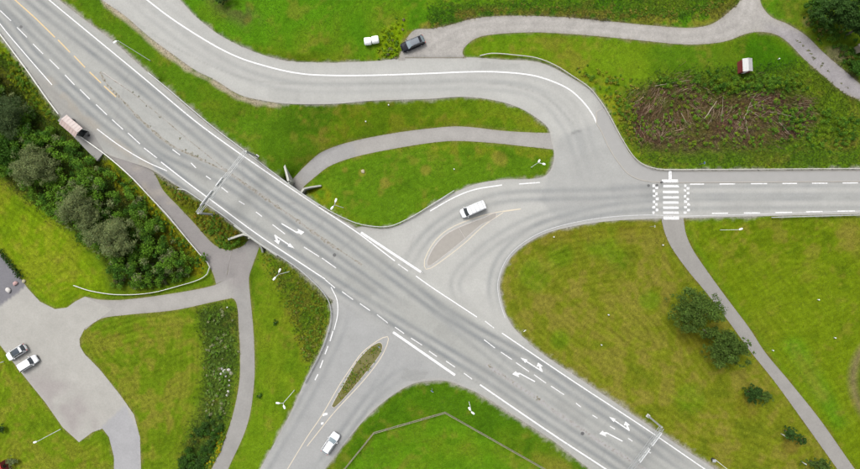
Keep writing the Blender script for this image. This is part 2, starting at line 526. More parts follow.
def spot(x, y, r, col, amt=1.0, ry=None):
    ry = ry or r
    d = np.hypot((GX-x)/r, (GY-y)/ry)
    mixin(np.clip((1.25 - d + (fb-0.5)*0.9)*2, 0, 1), col, amt)
# north meadow
zone([(-70,-70),(930,-70),(930,10),(740,25),(400,62),(180,40),(100,-20)], alb(84,134,22), 4)
zone([(380,-70),(740,-70),(740,10),(400,30)], BRIGHT, 6, 0.35, 0.5)
zone([(200,-10),(232,-10),(262,20),(250,30),(215,12)], SOIL, 4, 0.6, 0.42)
zone([(425,22),(470,8),(600,10),(690,18),(735,-2),(735,16),(700,28),(600,22),(480,20),(435,34)], DRY, 2, 0.75, 0.42)
zone([(400,40),(412,22),(440,18),(428,32),(408,52)], DRY, 2, 0.7, 0.4)
zone([(375,60),(382,30),(405,18),(404,45),(398,58)], alb(128,158,14), 2, 0.8)
# strip between highway and curved road
zone([(40,-30),(110,-5),(215,78),(260,104),(340,106),(320,150),(290,182),(215,130),(120,45)], LUSH, 3)
zone([(285,106),(350,104),(545,118),(548,130),(430,127),(330,148),(300,130)], OLIVE, 5, 0.75, 0.45)
zone([(290,108),(345,106),(330,140),(300,150)], DRY, 5, 0.5, 0.45)
# lower lens
zone([(300,190),(330,165),(430,145),(555,150),(552,176),(480,184),(430,205),(390,228),(330,210)], LUSH, 3, 0.85)
zone([(430,143),(553,150),(553,160),(430,155)], OLIVE, 3, 0.8, 0.45)
for x, y, r in ((362,172,4),(385,183,5),(425,170,5),(345,170,3),(500,158,8)): spot(x, y, r, DRY, 0.6)
zone([(300,188),(322,186),(345,205),(330,212)], alb(140,140,30), 2, 0.7, 0.45)
# nose between gravel lane and curved road
zone([(463,50),(480,36),(530,33),(640,40),(720,45),(760,34),(860,110),(860,168),(655,168),(620,130),(590,86),(540,60),(470,57)], BRIGHT, 3, 0.8)
zone([(480,37),(600,38),(590,80),(540,57),(490,52)], DRY, 4, 0.55, 0.55)
zone([(580,70),(612,80),(640,160),(655,167),(625,135)], alb(150,150,40), 3, 0.6, 0.45)
zone([(650,44),(720,46),(755,36),(800,62),(760,78),(700,76),(650,72)], LUSH, 4, 1.0)
zone([(735,36),(770,34),(805,62),(770,74),(738,66)], alb(62,112,14), 5, 0.8)
# brush field
BRUSH = [(630,90),(655,83),(690,79),(715,88),(760,87),(800,94),(818,110),(804,138),(760,150),(690,154),(640,150),(626,120)]
zone(BRUSH, alb(104,112,48), 6, 0.9)
zone(BRUSH, alb(112,88,70), 5, 0.85, 0.47, 5)
for x, y, rx, ry in ((660,92,16,5),(650,112,12,10),(690,104,16,8),(676,118,14,9),(770,100,24,5),(790,128,14,9),(742,108,10,7),(735,122,12,6),(665,140,22,4),(700,100,10,5),(785,135,16,6),(640,128,8,10),(640,108,9,8),(715,128,12,6),(725,104,10,6),(755,140,14,5),(690,140,14,5)):
    spot(x, y, rx, MAROON, 0.75, ry)
zone([(640,152),(700,154),(860,140),(860,168),(657,168)], LUSH, 3, 0.7)
zone([(815,140),(860,138),(860,148),(830,150)], DRY, 3, 0.7, 0.4)
zone([(770,10),(800,25),(845,70),(860,80),(860,-10),(790,-10)], ROUGH, 4, 0.8)
spot(837,54,12, DIRT, 0.6, 8); spot(808,22,5, DIRT, 0.4)
# east meadows
zone([(495,225),(660,215),(672,250),(760,360),(860,500),(720,475),(540,355),(500,300)], OLIVE, 3)
zone([(495,225),(660,215),(672,250),(760,360),(860,500),(720,475),(540,355),(500,300)], DRY, 10, 0.75, 0.53, 4)
zone([(500,300),(600,290),(650,330),(640,400),(560,350)], DRY, 14, 0.45, 0.45)
for x, y, r in ((535,275,16),(560,255,14),(600,240,18),(560,340,10),(690,400,16),(650,300,10),(620,260,12)): spot(x, y, r, LAWN, 0.75)
zone([(520,238),(560,228),(660,222),(660,232),(560,245)], alb(126,120,36), 4, 0.6, 0.4)
zone([(688,222),(930,216),(930,540),(860,480),(790,375),(700,250)], alb(108,132,22), 3)
zone([(688,222),(930,216),(930,250),(800,260),(700,245)], DRY, 8, 0.55, 0.5)
zone([(780,340),(800,338),(850,425),(835,430)], alb(84,142,28), 4, 0.6)
zone([(790,345),(805,360),(830,400),(820,402)], DRY, 3, 0.5)
dd = np.abs(np.hypot(GX-905, GY-380) - 52)
mixin(np.clip(1.1-dd/7, 0, 1)*(GX > 830), alb(140,122,92), 0.75)
mixin(np.clip(1.0-np.abs(np.hypot(GX-905, GY-380) - 44)/6, 0, 1)*(GX > 830), DARKG, 0.5)
zone([(835,222),(860,225),(860,260),(845,245)], DRY, 4, 0.7)
spot(716,345,20, alb(112,104,30), 0.6, 14); spot(690,338,14, alb(112,104,30), 0.6, 12); spot(790,445,10, alb(134,116,50), 0.7)
spot(748,404,14, alb(120,116,34), 0.5)
# south field
zone([(325,480),(365,420),(410,384),(450,382),(520,418),(620,490),(600,540),(300,540)], alb(78,120,20), 3)
zone([(344,472),(374,433),(445,412.5),(546,470),(540,540),(310,540)], alb(94,140,24), 2, 0.9)
zone([(344,472),(374,433),(445,412.5),(546,470),(540,540),(310,540)], LUSH, 12, 0.5, 0.5)
zone([(525,452),(560,458),(590,475),(550,475)], DRY, 3, 0.6, 0.42)
# embankment west of side road
zone([(258,248),(290,265),(330,300),(330,330),(318,355),(270,440),(255,469),(235,469),(252,400),(255,340),(252,280)], LAWN, 3)
zone([(262,248),(290,264),(331,300),(329,330),(312,372),(296,350),(290,310),(262,262)], alb(114,124,34), 3, 0.8, 0.44)
zone([(285,300),(310,330),(296,372),(284,340)], alb(112,118,30), 4, 0.7, 0.45)
# south-west lawns
zone([(82,338),(105,320),(215,304),(236,302),(238,380),(225,430),(200,480),(142,480),(138,430)], alb(104,132,26), 3)
zone([(82,338),(105,320),(215,304),(200,340),(190,420),(142,480),(138,430)], DRY, 8, 0.5, 0.52)
DITCH = [(198,310),(222,304),(236,310),(238,360),(230,410),(212,469),(178,469),(190,430),(204,390),(205,345)]
zone(DITCH, alb(84,112,40), 4, 0.85)
zone([(-70,345),(0,348),(80,445),(112,440),(112,540),(-70,540)], alb(108,136,26), 2)
zone([(-70,345),(0,348),(80,445),(112,440),(112,540),(-70,540)], DRY, 8, 0.4, 0.52)
zone([(-70,150),(0,182),(60,222),(105,270),(110,295),(60,310),(22,282),(0,252)], alb(114,144,22), 3)
zone([(-70,150),(0,182),(60,222),(105,270),(60,310),(22,282)], alb(138,150,38), 8, 0.6, 0.52)
# thicket floor, rail banks, sliver by the gantry
THICK = [(-70,-20),(0,60),(55,120),(110,165),(150,210),(195,258),(204,272),(150,290),(110,292),(104,265),(60,220),(0,178),(-70,130)]
zone(THICK, alb(62,84,26), 4, 0.9)
zone([(0,36),(30,76),(60,120),(52,126),(20,88),(-10,60)], alb(120,138,22), 2, 0.8, 0.42)
zone([(105,158),(150,200),(206,264),(200,278),(184,268),(140,214),(104,172)], alb(142,140,20), 2, 0.85, 0.36)
zone([(152,172),(178,188),(222,217),(250,238),(232,250),(210,240),(180,206)], alb(112,122,28), 2, 0.9)
zone([(152,172),(178,188),(222,217),(250,238),(232,250),(210,240),(180,206)], DRY, 2, 0.6, 0.5)
mixin(np.clip((n40*.5+n18*.3+n8*.2-.5)*3, 0, 1), OLIVE*.95, 0.5)
mixin(np.clip((.40-n18*.5-n8*.3-n4*.2)*5, 0, 1), DARKG*1.25, 0.22)
mixin(np.clip((noise(11, 55)*.6+n4*.4-.62)*5, 0, 1), DRY, 0.35)
# mowing lines
def stripes(poly, ang, period, amp, wob=5, soft=4):
    global C
    m = blur(fill(np.array(poly, float)), soft)
    a = math.radians(ang)
    u = GX*math.cos(a) + GY*math.sin(a) + (n40-0.5)*wob*6 + (n18-0.5)*wob
    s = np.sin(u*2*math.pi/period)*0.6 + np.sin(u*2*math.pi/(period*2.7)+1)*0.4
    C = C*(1 + (amp*m*s)[..., None])
stripes([(688,222),(860,216),(860,469),(790,375),(700,250)], 62, 5.2, 0.10, 2)
stripes([(500,225),(660,218),(760,360),(840,469),(720,469),(540,352),(500,300)], 140, 6, 0.10, 6)
stripes([(82,338),(105,320),(215,304),(200,340),(190,420),(142,480),(138,430)], 70, 4.6, 0.11, 8)
stripes([(-70,345),(0,348),(80,445),(112,440),(112,540),(-70,540)], 32, 5, 0.10, 5)
stripes([(0,182),(60,222),(105,270),(110,295),(60,310),(22,282),(0,252)], 50, 4.4, 0.12, 7)
stripes([(344,472),(374,433),(445,412.5),(546,470)], 100, 7, 0.06, 8)
stripes([(255,270),(290,300),(296,350),(280,420),(240,469),(254,400)], 12, 5, 0.09, 4)
stripes([(660,46),(720,46),(740,60),(700,74),(660,70)], 20, 4, 0.06, 9)
def contour(poly, period, amp, wob=3.0, band=1.0):
    global C
    q = smooth(poly, True, 6); q = np.vstack([q, q[:1]])
    m = blur(fill(q), 3); D = linedist(q, 120) + (n18-.5)*wob + (n40-.5)*wob*1.5
    sgn = np.sin(D*2*math.pi/period)*.65 + np.sin(D*2*math.pi/(period*2.3)+.8)*.35
    C = C*(1+(amp*m*sgn*(.4+.9*n40))[..., None])
contour([(505,268),(530,243),(570,228),(655,221),(668,246),(700,290),(750,355),(830,466),(712,466),(645,424),(580,380),(540,352),(508,315)], 5.5, .17)
contour([(82,338),(105,320),(215,304),(203,340),(198,400),(170,469),(142,469),(138,430),(110,385)], 5, .20)
contour([(-30,170),(0,184),(60,224),(103,270),(108,292),(75,296),(55,306),(30,286),(0,250)], 4.8, .20)
contour([(0,350),(24,380),(62,430),(80,445),(104,432),(112,460),(112,500),(-20,500)], 5, .18)
contour([(690,222),(860,218),(900,300),(880,480),(800,390),(720,280)], 6, .12)
contour([(303,190),(330,168),(430,146),(550,152),(545,175),(480,183),(430,206),(390,226),(330,210)], 5, .10)
C *= (0.86 + 0.36*fb + 0.30*(n2-0.5) + 0.16*(noise(1.01, 77)-.5))[..., None]
# gravel shoulders and trodden edges
def edge_band(mask, r, col, amt, seed):
    b = blur(mask, r)
    k = np.clip(b*2.4 - 0.35 + (noise(7, seed)-0.5)*1.1 + (n2-0.5)*0.6, 0, 1)
    mixin(k*(b > 0.02), col, amt)
edge_band(road_mask, 2, GRAV*0.9, 0.9, 31)
mainm = fill(P_MAIN)
b_ = blur(mainm, 4)
mixin(np.clip(b_*2.6-.35+(n8-.5)*.7+(n2-.5)*.8, 0, 1)*(b_ > .03), GRAV*.95, 0.75)
edge_band(lane_mask, 2, DIRT, 0.7, 32)
edge_band(lot_mask, 2, alb(150,140,90), 0.6, 33)
edge_band(path_mask & ~road_mask, 2, alb(140,132,80), 0.5, 34)
edge_band(epath_mask, 2, alb(128,118,50), 0.7, 35)
mixin(np.clip(1.25-linedist([(103,1),(124,18),(149,40),(174,59),(194,73),(214,83),(239,98),(262,104),(280,106)], 9)/3.2+(n8-.6)*1.1, 0, 1), alb(206,190,168), 0.8)
mixin(np.clip(1.3-linedist([(30,70),(60,112),(82,132)], 9)/6, 0, 1), alb(150,146,140), 0.4)
_g = np.clip((C[..., 1]-C[..., 0]*.92)/(C[..., 1]+1e-6)*4, 0, 1)[..., None]
C = C*(1-_g) + C*np.array([1.12, 1.06, 1.0])*_g
C = np.clip(C, 0.002, 0.8)

def ground_mesh():
    st = 1.5
    fx = np.arange(-70, 930.1, st); fy = np.arange(-70, 539.1, st)
    ext = np.array([8, 25, 60, 130, 280, 600, 1300, 3000, 7000.])
    xs = np.concatenate([fx[0]-ext[::-1], fx, fx[-1]+ext]); ys = np.concatenate([fy[0]-ext[::-1], fy, fy[-1]+ext])
    X, Y = np.meshgrid(xs, ys)
    Xc, Yc = np.clip(X, -69, 929), np.clip(Y, -69, 538)
    Z = sample(ZG, Xc, Yc)
    D16 = linedist([(302,177),(249,250)], 16)
    low = blur(hard, 1)**2 * 0.06
    Z = Z - sample(low, Xc, Yc)
    f = S*(H-Z)/H
    V = np.stack([(X-CX)*f, (CY-Y)*f, Z], -1).reshape(-1, 3)
    nx, ny = len(xs), len(ys)
    i = np.arange(ny*nx).reshape(ny, nx)
    F = np.stack([i[1:, :-1], i[1:, 1:], i[:-1, 1:], i[:-1, :-1]], -1).reshape(-1, 4)
    cols = sample(C, Xc.ravel(), Yc.ravel())
    far = ((X < -70) | (X > 930) | (Y < -70) | (Y > 539)).ravel()
    cols[far] = LAWN
    o = bigmesh('ground', V, F, M_ground, cols, None, True)
    o['kind'] = 'structure'
    return o
ground = ground_mesh()

# ---------------------------------------------------------------- sheets: roads, paths, parking
def sheet(name, polys, mat, zfun, off, tone, step, kind=True):
    V = []; E = []
    for p in polys:
        n0 = len(V); n = len(p)
        V += [Vector((float(a), float(b))) for a, b in p[:, :2]]
        E += [(n0+i, n0+(i+1) % n) for i in range(n)]
    allp = np.vstack([p[:, :2] for p in polys])
    gx = np.arange(allp[:, 0].min(), allp[:, 0].max(), step); gy = np.arange(allp[:, 1].min(), allp[:, 1].max(), step)
    X, Y = np.meshgrid(gx, gy); X = X + (np.arange(len(gy)) % 2)[:, None]*step/2
    m = np.zeros(X.shape, bool)
    for p in polys: m |= inside(p, X, Y)
    V += [Vector((float(a), float(b))) for a, b in zip(X[m], Y[m])]
    r = geometry.delaunay_2d_cdt(V, E, [], 0, 1e-4)
    P = np.array([(v.x, v.y) for v in r[0]]); T = np.array([t for t in r[2] if len(t) == 3])
    cen = P[T].mean(1)
    keep = np.zeros(len(T), bool)
    for p in polys: keep |= inside(p, cen[:, 0], cen[:, 1])
    T = T[keep]
    used = np.unique(T); remap = np.full(len(P), -1); remap[used] = np.arange(len(used))
    P = P[used]; T = remap[T]
    Z = zfun(P[:, 0], P[:, 1]) + off
    f = S*(H-Z)/H
    V3 = np.stack([(P[:, 0]-CX)*f, (CY-P[:, 1])*f, Z], -1)
    a, b, c = V3[T[:, 0]], V3[T[:, 1]], V3[T[:, 2]]
    nz = (b-a)[:, 0]*(c-a)[:, 1] - (b-a)[:, 1]*(c-a)[:, 0]
    T[nz < 0] = T[nz < 0][:, ::-1]
    o = bigmesh(name, V3, T, mat, sample(tone, P[:, 0], P[:, 1]), None, True)
    if kind: o['kind'] = 'structure'
    return o
flat = lambda x, y: np.zeros_like(x)
zgf = lambda x, y: sample(ZG, x, y)

# asphalt tone: wheel tracks, patches, dusty edges
RT = np.empty((RH, RW, 3)); RT[:] = alb(187,188,185)
def tint(mask, col, amt=1.0):
    global RT
    a = np.clip(mask*amt, 0, 1)[..., None]
    RT = RT*(1-a) + col*a
LIGHT = alb(203,203,200); MID = alb(174,176,176); DARKT = alb(134,139,143); BLUISH = alb(181,182,183)
tint(blur(fill(P_ARC), 8), LIGHT, 0.9)
tint(blur(fill(P_SIDE), 8), BLUISH, 0.9)
tint(blur(fill(np.array([(560,136),(597,124),(612,150),(640,170),(655,183),(655,219),(560,222),(540,200)], float)), 1), alb(184,185,184), 0.8)
tint(fill(np.array([(611,183),(655,183),(655,196),(611,196)], float)).astype(float), alb(172,173,174), 0.35)
tint(fill(np.array([(656,169),(930,168),(930,183),(656,183)], float)).astype(float), alb(178,178,176), 0.8)
tint(np.clip(1.2-linedist([(600,108),(606,122),(615,148),(628,168),(645,178),(656,182)], 16)/9, 0, 1)*(linedist([(594,117),(602,132),(610,149),(622,167),(632,177),(656,183)], 14) > 1.0)*(GX-0.2*GY > 570), alb(177,176,175), 0.5)
# lay-by and junction approach, older grey
tint(blur(fill(np.array([(20,60),(52,85),(97,129),(150,170),(130,162),(60,115)], float)), 3), alb(166,164,160), 0.8)
TRACKS = [
    ([(-20,-48),(32,0),(95,50),(158,100),(213,145),(268,187),(331,229),(400,280),(460,322),(523,357),(580,395),(638,434),(700,478)], 0.72),
    ([(400,280),(455,325),(510,369),(570,410),(626,447),(680,485)], 0.35),
    ([(-15,-22),(9,6),(65,61),(128,118),(160,148),(195,166),(226,181),(262,206),(300,234),(345,266),(410,312)], 0.7),
    ([(-30,-10),(2,17),(31,53),(58,78),(90,108),(150,157),(190,187),(236,218),(273,243),(340,287),(420,336),(486,376),(550,420),(615,463),(680,510)], 0.75),
    ([(500,318),(493,292),(499,264),(517,243),(547,225),(600,211),(660,205),(920,203)], 0.45),
    ([(920,190),(660,191),(600,194),(550,195),(500,198),(460,212),(430,233),(415,252),(400,280)], 0.45),
    ([(470,310),(455,285),(470,262),(505,235),(545,217),(600,207)], 0.35),
    ([(592,192),(580,160),(566,125),(535,94),(480,85),(400,86),(300,87),(235,70),(155,18),(115,-20)], 0.22),
    ([(600,188),(590,150),(575,110),(540,84),(480,77),(400,80),(300,79),(240,62),(170,14),(130,-20)], 0.15),
    ([(345,300),(343,320),(330,352),(305,400),(275,450),(245,500)], 0.35),
    ([(430,365),(400,375),(370,400),(340,440),(310,480)], 0.35),
    ([(400,350),(385,375),(350,425),(315,475)], 0.25),
]
for pts, amt in TRACKS:
    q = smooth(pts, False, 5)
    s_ = np.concatenate([[0], np.cumsum(np.linalg.norm(np.diff(q, axis=0), axis=1))])
    fd = np.clip(np.minimum(s_, s_[-1]-s_)/45, 0, 1)
    D, Fd = linedist(np.column_stack([q, fd]), 18, True)
    w = np.exp(-((D-4.3)/2.4)**2)*Fd
    tint(w*(0.6+0.7*n18), DARKT, amt)
    tint(np.exp(-(D/1.8)**2)*Fd, LIGHT, amt*0.35)
    tint(np.clip(1-D/9.5, 0, 1)*Fd, MID, amt*0.3)
rb = blur(~road_mask, 2)
tint(np.clip(rb*2.0-0.15+0.5*(n4-0.5), 0, 1), alb(196,192,186), 0.65)
tint(np.clip(1.2-linedist([(50,80),(70,104),(95,126),(125,150),(150,166)], 12)/5, 0, 1)*(n8 > 0.35), alb(184,176,164), 0.55)
tint(np.clip(1-linedist([(572,133.5),(576,132),(580,131)], 4)/1.6, 0, 1), alb(110,112,112), .7)
RT *= (0.965 + 0.07*n18 + 0.05*(n4-0.5))[..., None]
u_ = (GX*0.57 - GY*0.82); v_ = (GX*0.82 + GY*0.57)
def streak(seed, cu, cv):
    g = np.random.default_rng(seed).random((int(1400/cu), int(1700/cv)))
    a = (u_+600)/cu; b = (v_+200)/cv
    i, j = np.clip(a.astype(int), 0, g.shape[0]-2), np.clip(b.astype(int), 0, g.shape[1]-2); fa, fb_ = a-i, b-j
    return (g[i, j]*(1-fa)+g[i+1, j]*fa)*(1-fb_) + (g[i, j+1]*(1-fa)+g[i+1, j+1]*fa)*fb_
mm = blur(fill(P_MAIN), 2)
RT *= (1 + mm*(0.13*(streak(5, 2.2, 60)-.5) + 0.08*(streak(6, 6, 120)-.5)))[..., None]
# sealed cracks
for k in range(26):
    x = random.uniform(60, 640); y = x*0.68 + random.uniform(-45, 60)
    pts = [(x, y)]
    a = random.choice([0.6, 0.6, 2.2]) + random.uniform(-.3, .3)
    for _ in range(random.randint(4, 9)):
        a += random.uniform(-.3, .3); pts.append((pts[-1][0]+6*math.cos(a), pts[-1][1]+6*math.sin(a)))
    tint(np.clip(1-linedist(pts, 2)/1.0, 0, 1), alb(140,140,142), 0.30)
# paving joints and repair patches
for pts in ([(32,-16),(95,37),(170,98),(230,142),(300,191),(345,222)], [(150,152),(200,190),(262,233),(330,282),(420,345),(500,398),(600,466)],
            [(500,340),(560,380),(640,436),(690,470)], [(660,199),(930,197.5)], [(115,8),(170,45),(240,77),(300,84),(430,83),(500,84),(545,97),(575,125)], [(372,404),(330,462)]):
    tint(np.clip(1-linedist(smooth(pts, False, 5), 3)/1.0, 0, 1)*(n18 > .3), alb(140,141,138), .38)
for q, a_ in (([(196,160),(214,173),(206,183),(188,169)], .30), ([(352,270),(378,289),(370,299),(344,280)], .22), ([(560,398),(588,417),(582,426),(554,407)], .25),
              ([(440,322),(460,336),(452,346),(432,332)], .2), ([(405,368),(428,372),(420,382),(400,380)], .3), ([(640,184),(655,184),(655,198),(640,198)], .2),
              ([(720,200),(770,199.5),(770,212),(720,212)], .16), ([(268,88),(300,90),(300,102),(268,99)], .16), ([(480,62),(520,64),(520,70),(480,69)], .2)):
    tint(fill(np.array(q, float)).astype(float), alb(150,151,149), a_)
RT *= np.array([.955, .95, .925])
road = sheet('road', NETWORK, M_road, flat, 0.03, RT, 1.9)

PT = np.empty((RH, RW, 3)); PT[:] = alb(172,170,168)
def ptint(mask, col, amt=1.0):
    global PT
    a = np.clip(mask*amt, 0, 1)[..., None]; PT = PT*(1-a) + col*a
ptint(blur(fill(P_NPATH), 3), alb(183,180,177), 0.9)
ptint(fill(np.array([(286,160),(352,142),(358,160),(310,190)], float)).astype(float), alb(177,176,177), 0.8)
ptint(blur(fill(P_LOWER), 6), alb(190,187,183), 0.9)
ptint(blur(fill(P_RAMP), 3), alb(164,158,158), 0.7)
ptint(np.clip((n8-0.45)*4, 0, 1)*fill(np.array([(105,150),(152,165),(180,208),(150,200)], float)), alb(184,176,166), 0.6)
ptint(blur(~hard, 1), alb(172,164,140), 0.6)
PT *= (0.95+0.1*n8)[..., None]
PT *= np.array([.94, .935, .91])
footpath = sheet('footpath', path_polys, M_path, zgf, 0.02, PT, 2.2)
ET = np.empty((RH, RW, 3)); ET[:] = alb(169,166,163)
ET *= (0.94+0.08*n8+0.06*n18)[..., None]
ET *= np.array([.95, .95, .92])
east_path = sheet('path', [P_EPATH], M_path, zgf, 0.025, ET, 2.5)
LT = np.empty((RH, RW, 3)); LT[:] = alb(195,193,188)
m = fill(np.array([(-66,180),(0,253),(22,279),(26,286),(0,306),(-66,350)], float)).astype(float)[..., None]
LT = LT*(1-m) + alb(138,137,144)*m
m = fill(np.array([(101,427),(125,405),(140,437),(141,540),(110,540)], float)).astype(float)[..., None]
LT = LT*(1-m) + alb(186,186,190)*m
m = (blur(fill(np.array([(24,376),(62,427),(79,442),(100,427),(80,395),(45,365)], float)), 5)*np.clip((n8*0.6+n18*0.4-0.3)*3, 0, 1))[..., None]
LT = LT*(1-m*0.7) + alb(172,164,164)*m*0.7
LT *= (0.94+0.08*n18+0.05*n8)[..., None]
LT *= np.array([.92, .915, .89])
parking = sheet('parking_lot', [P_LOT], M_path, zgf, 0.03, LT, 2.5)
AT = np.empty((RH, RW, 3)); AT[:] = alb(186,182,176)
D = linedist(smooth([(430,50),(450,36),(480,27),(530,24),(600,28),(680,36),(720,32),(745,15),(750,-40)], False, 5), 12)
m = np.exp(-((D-4)/1.8)**2)[..., None]; AT = AT*(1-.5*m) + alb(202,198,192)*.5*m
D = linedist(smooth([(745,20),(780,28),(805,46),(845,82),(900,128)], False, 5), 12)
m = (blur(fill(np.array([(762,26),(800,30),(930,140),(930,170),(800,60)], float)), 3))[..., None]; AT = AT*(1-.8*m) + alb(170,165,168)*.8*m
m = (blur(~hard, 2)*np.clip(n4*1.6, 0, 1))[..., None]; AT = AT*(1-m*.6) + alb(150,142,100)*m*.6
AT *= (0.9+0.12*n8+0.1*(n2-.5))[..., None]
lane = sheet('gravel_lane', [P_LANE], M_gravel, zgf, 0.015, AT, 2.2)
# ---------------------------------------------------------------- road markings (parts of the road)
_zc = [0]
def ribbon(name, pts, width, mat, z=0.038, parent=None, sm=True, jit=0.0):
    _zc[0] += 1; z += _zc[0]*0.00006
    q = smooth(pts, False, 4) if sm and len(pts) > 2 else np.array(pts, float)
    P = np.array([W(a, b, z)[:2] for a, b in q[:, :2]])
    T = np.gradient(P, axis=0); T /= np.linalg.norm(T, axis=1)[:, None] + 1e-9
    N = np.stack([-T[:, 1], T[:, 0]], 1)
    hw = width/2*(1 + (rng.random(len(P))-0.5)[:, None]*jit*1.4)
    L, R = P + N*hw, P - N*hw
    v = [(*a, z) for a in L] + [(*a, z) for a in R]
    n = len(P)
    f = [(n+i, n+i+1, i+1, i) for i in range(n-1)]
    return obj(name, v, f, mat, parent)
def patch(name, pts, mat, z=0.038, parent=None):
    v = [W(a, b, z) for a, b in pts]
    s = sum(v[i-1][0]*v[i][1]-v[i][0]*v[i-1][1] for i in range(len(v)))
    if s < 0: v = v[::-1]
    return obj(name, v, [tuple(range(len(v)))], mat, parent)

ribbon('edge_line', [(-5,-45),(49,0),(95,38),(140,75),(190,117),(215,136),(262,169),(320,208),(358,233),(395,261)], 0.21, M_white, parent=road)
ribbon('edge_line', [(416,276),(430,286),(477,317)], 0.18, M_thin, parent=road)
ribbon('edge_line', [(502,333),(530,352),(580,385.5),(645,428),(705,469),(770,513)], 0.21, M_white, parent=road)
ribbon('edge_line', [(-25,-12),(0,24),(25,54),(52,85)], 0.16, M_thin, parent=road)
ribbon('edge_line', [(72,95),(97,129),(120,146),(145,161),(167,171)][1:], 0.17, M_white, parent=road)
ribbon('edge_line', [(161,162),(188,183),(215,203),(257,234),(290,256),(325,279)], 0.21, M_white, parent=road)
ribbon('edge_line', [(480,384.5),(520,412),(560,439),(606,469),(670,512)], 0.28, M_white, parent=road)
ribbon('edge_line', [(110,-30),(147,0),(175,21),(215,46),(240,58),(265,66),(290,72),(315,75),(365,75.5),(430,73.5),(467,72),(497,72),(530,75),(550,80.5),(570,90),(585,104),(594,117),(597,124)], 0.26, M_white, parent=road)
ribbon('edge_line', [(430,211),(455,197),(475,189.5),(502,185)], 0.22, M_white, parent=road)
ribbon('edge_line', [(519,184),(540,182.5)], 0.2, M_white, parent=road)
ribbon('edge_line', [(930,210.5),(860,211),(685,216),(645,215),(605,217.5),(570,223.5),(542,232),(520,245),(506,260),(498,281),(499,298),(505,318)], 0.11, M_faint, parent=road)
ribbon('edge_line', [(331,287),(337,300),(337.5,315),(334,330)], 0.14, M_thin, parent=road)
for a, b in [((333,331),(330,341)),((328,346),(325,354)),((323,360),(320,368)),((318,374),(315,380))]:
    ribbon('lane_dash', [a, b], 0.2, M_white, parent=road)
ribbon('holding_line', [(361,232.5),(421,272)], 0.46, M_white, parent=road)
ribbon('holding_line', [(393,332),(455,375)], 0.46, M_white, parent=road)
ribbon('centre_line', [(-35,-48),(15,0),(35,18),(55,37.5)], 0.22, M_yellow, parent=road)
for a, b in [((58,40),(70,52.5)),((74,56),(85,67.5)),((89.5,72),(101,83)),((104,86),(116,97))]:
    ribbon('centre_dash', [a, b], 0.22, M_yellow, parent=road)
DASH = [(0,10.5,11,21),(-15,-6,-5,4),(17,27.5,27,37.5),(33,44,43,54),(49.5,59.5,59,69),(65,75,74.5,85),(80,89.5,90,99.5),(96,104.5,107,115),(112,119.5,123,129.5),
        (128,133,140,144),(144,148,157,158),(398,264,408,271),(342,291.5,353,299.5),(325,279.5,335,288),(360,303.5,370,310.5),(377,314.5,388,323),(395,327,404,333.5),
        (411,338,422,345),(429,351,437,356.5),(446,361,455,367),(464,373,472,379),(485,321,494,328),(272.5,224.5,285,234),(304,247,319,256.5),(322,258,336,268),
        (484,339.5,495,348),(501,352,512,359.5),(516,362.5,529,371.5),(534,374.5,546,383),(551,386,564,394.5)]
for a, b, c, d in DASH: ribbon('lane_dash', [(a, b), (c, d)], 0.18, M_dash, parent=road)
for a, b, c, d in [(172.5,149.5,180,155),(191,163,196,168),(206,176,211,179.5),(221,187,228,192.5),(239,201,244.5,204.5),(256,212,262,216.5),
                   (576,403,581,407),(592.5,415,597.5,418),(610,426,615,429),(628,438,632.5,441),(646,450,651,453)]:
    ribbon('lane_dash', [(a, b), (c, d)], 0.18, M_dash, parent=road)
for x0, x1, y in [(690,704,184.2),(719.5,735,184),(751,767,183.7),(782.5,797,183.5),(812,827.5,183.3),(842.5,858,183),(873,888,183)]:
    ribbon('lane_dash', [(x0, y), (x1, y-0.1)], 0.21, M_white, parent=road)
for x0, x1, y in [(712,728,213.4),(744,760,213),(775.5,792,212.5),(806,822.5,211.8),(837.5,855,211.2),(868,884,210.8)]:
    ribbon('lane_dash', [(x0, y), (x1, y-0.2)], 0.21, M_white, parent=road)

def arrow(tail, tip, kind, side):
    """kind 'straight' = ahead with a turn branch near the tail, 'turn' = hooked turn head at the tip; side +1 = to the right of travel"""
    t = np.array(tail, float); d = np.array(tip, float) - t; L = np.linalg.norm(d); d /= L
    n = np.array([-d[1], d[0]])*side      # image coordinates: this is the right-hand side for side=+1
    Pn = lambda u, v: tuple(t + d*u + n*v)
    if kind == 'straight':
        patch('turn_arrow', [Pn(0,-.55), Pn(L-7,-.55), Pn(L-7,-1.9), Pn(L,0), Pn(L-7,1.9), Pn(L-7,.55), Pn(0,.55)], M_white, 0.038, road)
        patch('turn_arrow', [Pn(0.2,.6), Pn(3.6,.6), Pn(6.0,2.6), Pn(7.6,1.2), Pn(8.6,5.4), Pn(2.6,4.8), Pn(4.3,3.5)], M_white, 0.0385, road)
    else:
        patch('turn_arrow', [Pn(0,-.55), Pn(L-4.5,-.55), Pn(L-2.0,.8), Pn(L-.2,0), Pn(L+1.4,4.2), Pn(L-6.2,3.6), Pn(L-4.2,2.2), Pn(L-5.6,.55), Pn(0,.55)], M_white, 0.038, road)
arrow((274.5,235), (294.5,248.5), 'straight', 1)
arrow((281.5,223.5), (301,235), 'turn', -1)
arrow((542.5,371.5), (520.5,357.5), 'straight', 1)
arrow((535,381.5), (515.5,371), 'turn', -1)
arrow((629.5,430.5), (609,416.5), 'straight', 1)
arrow((622.5,441), (602.5,430.5), 'turn', -1)
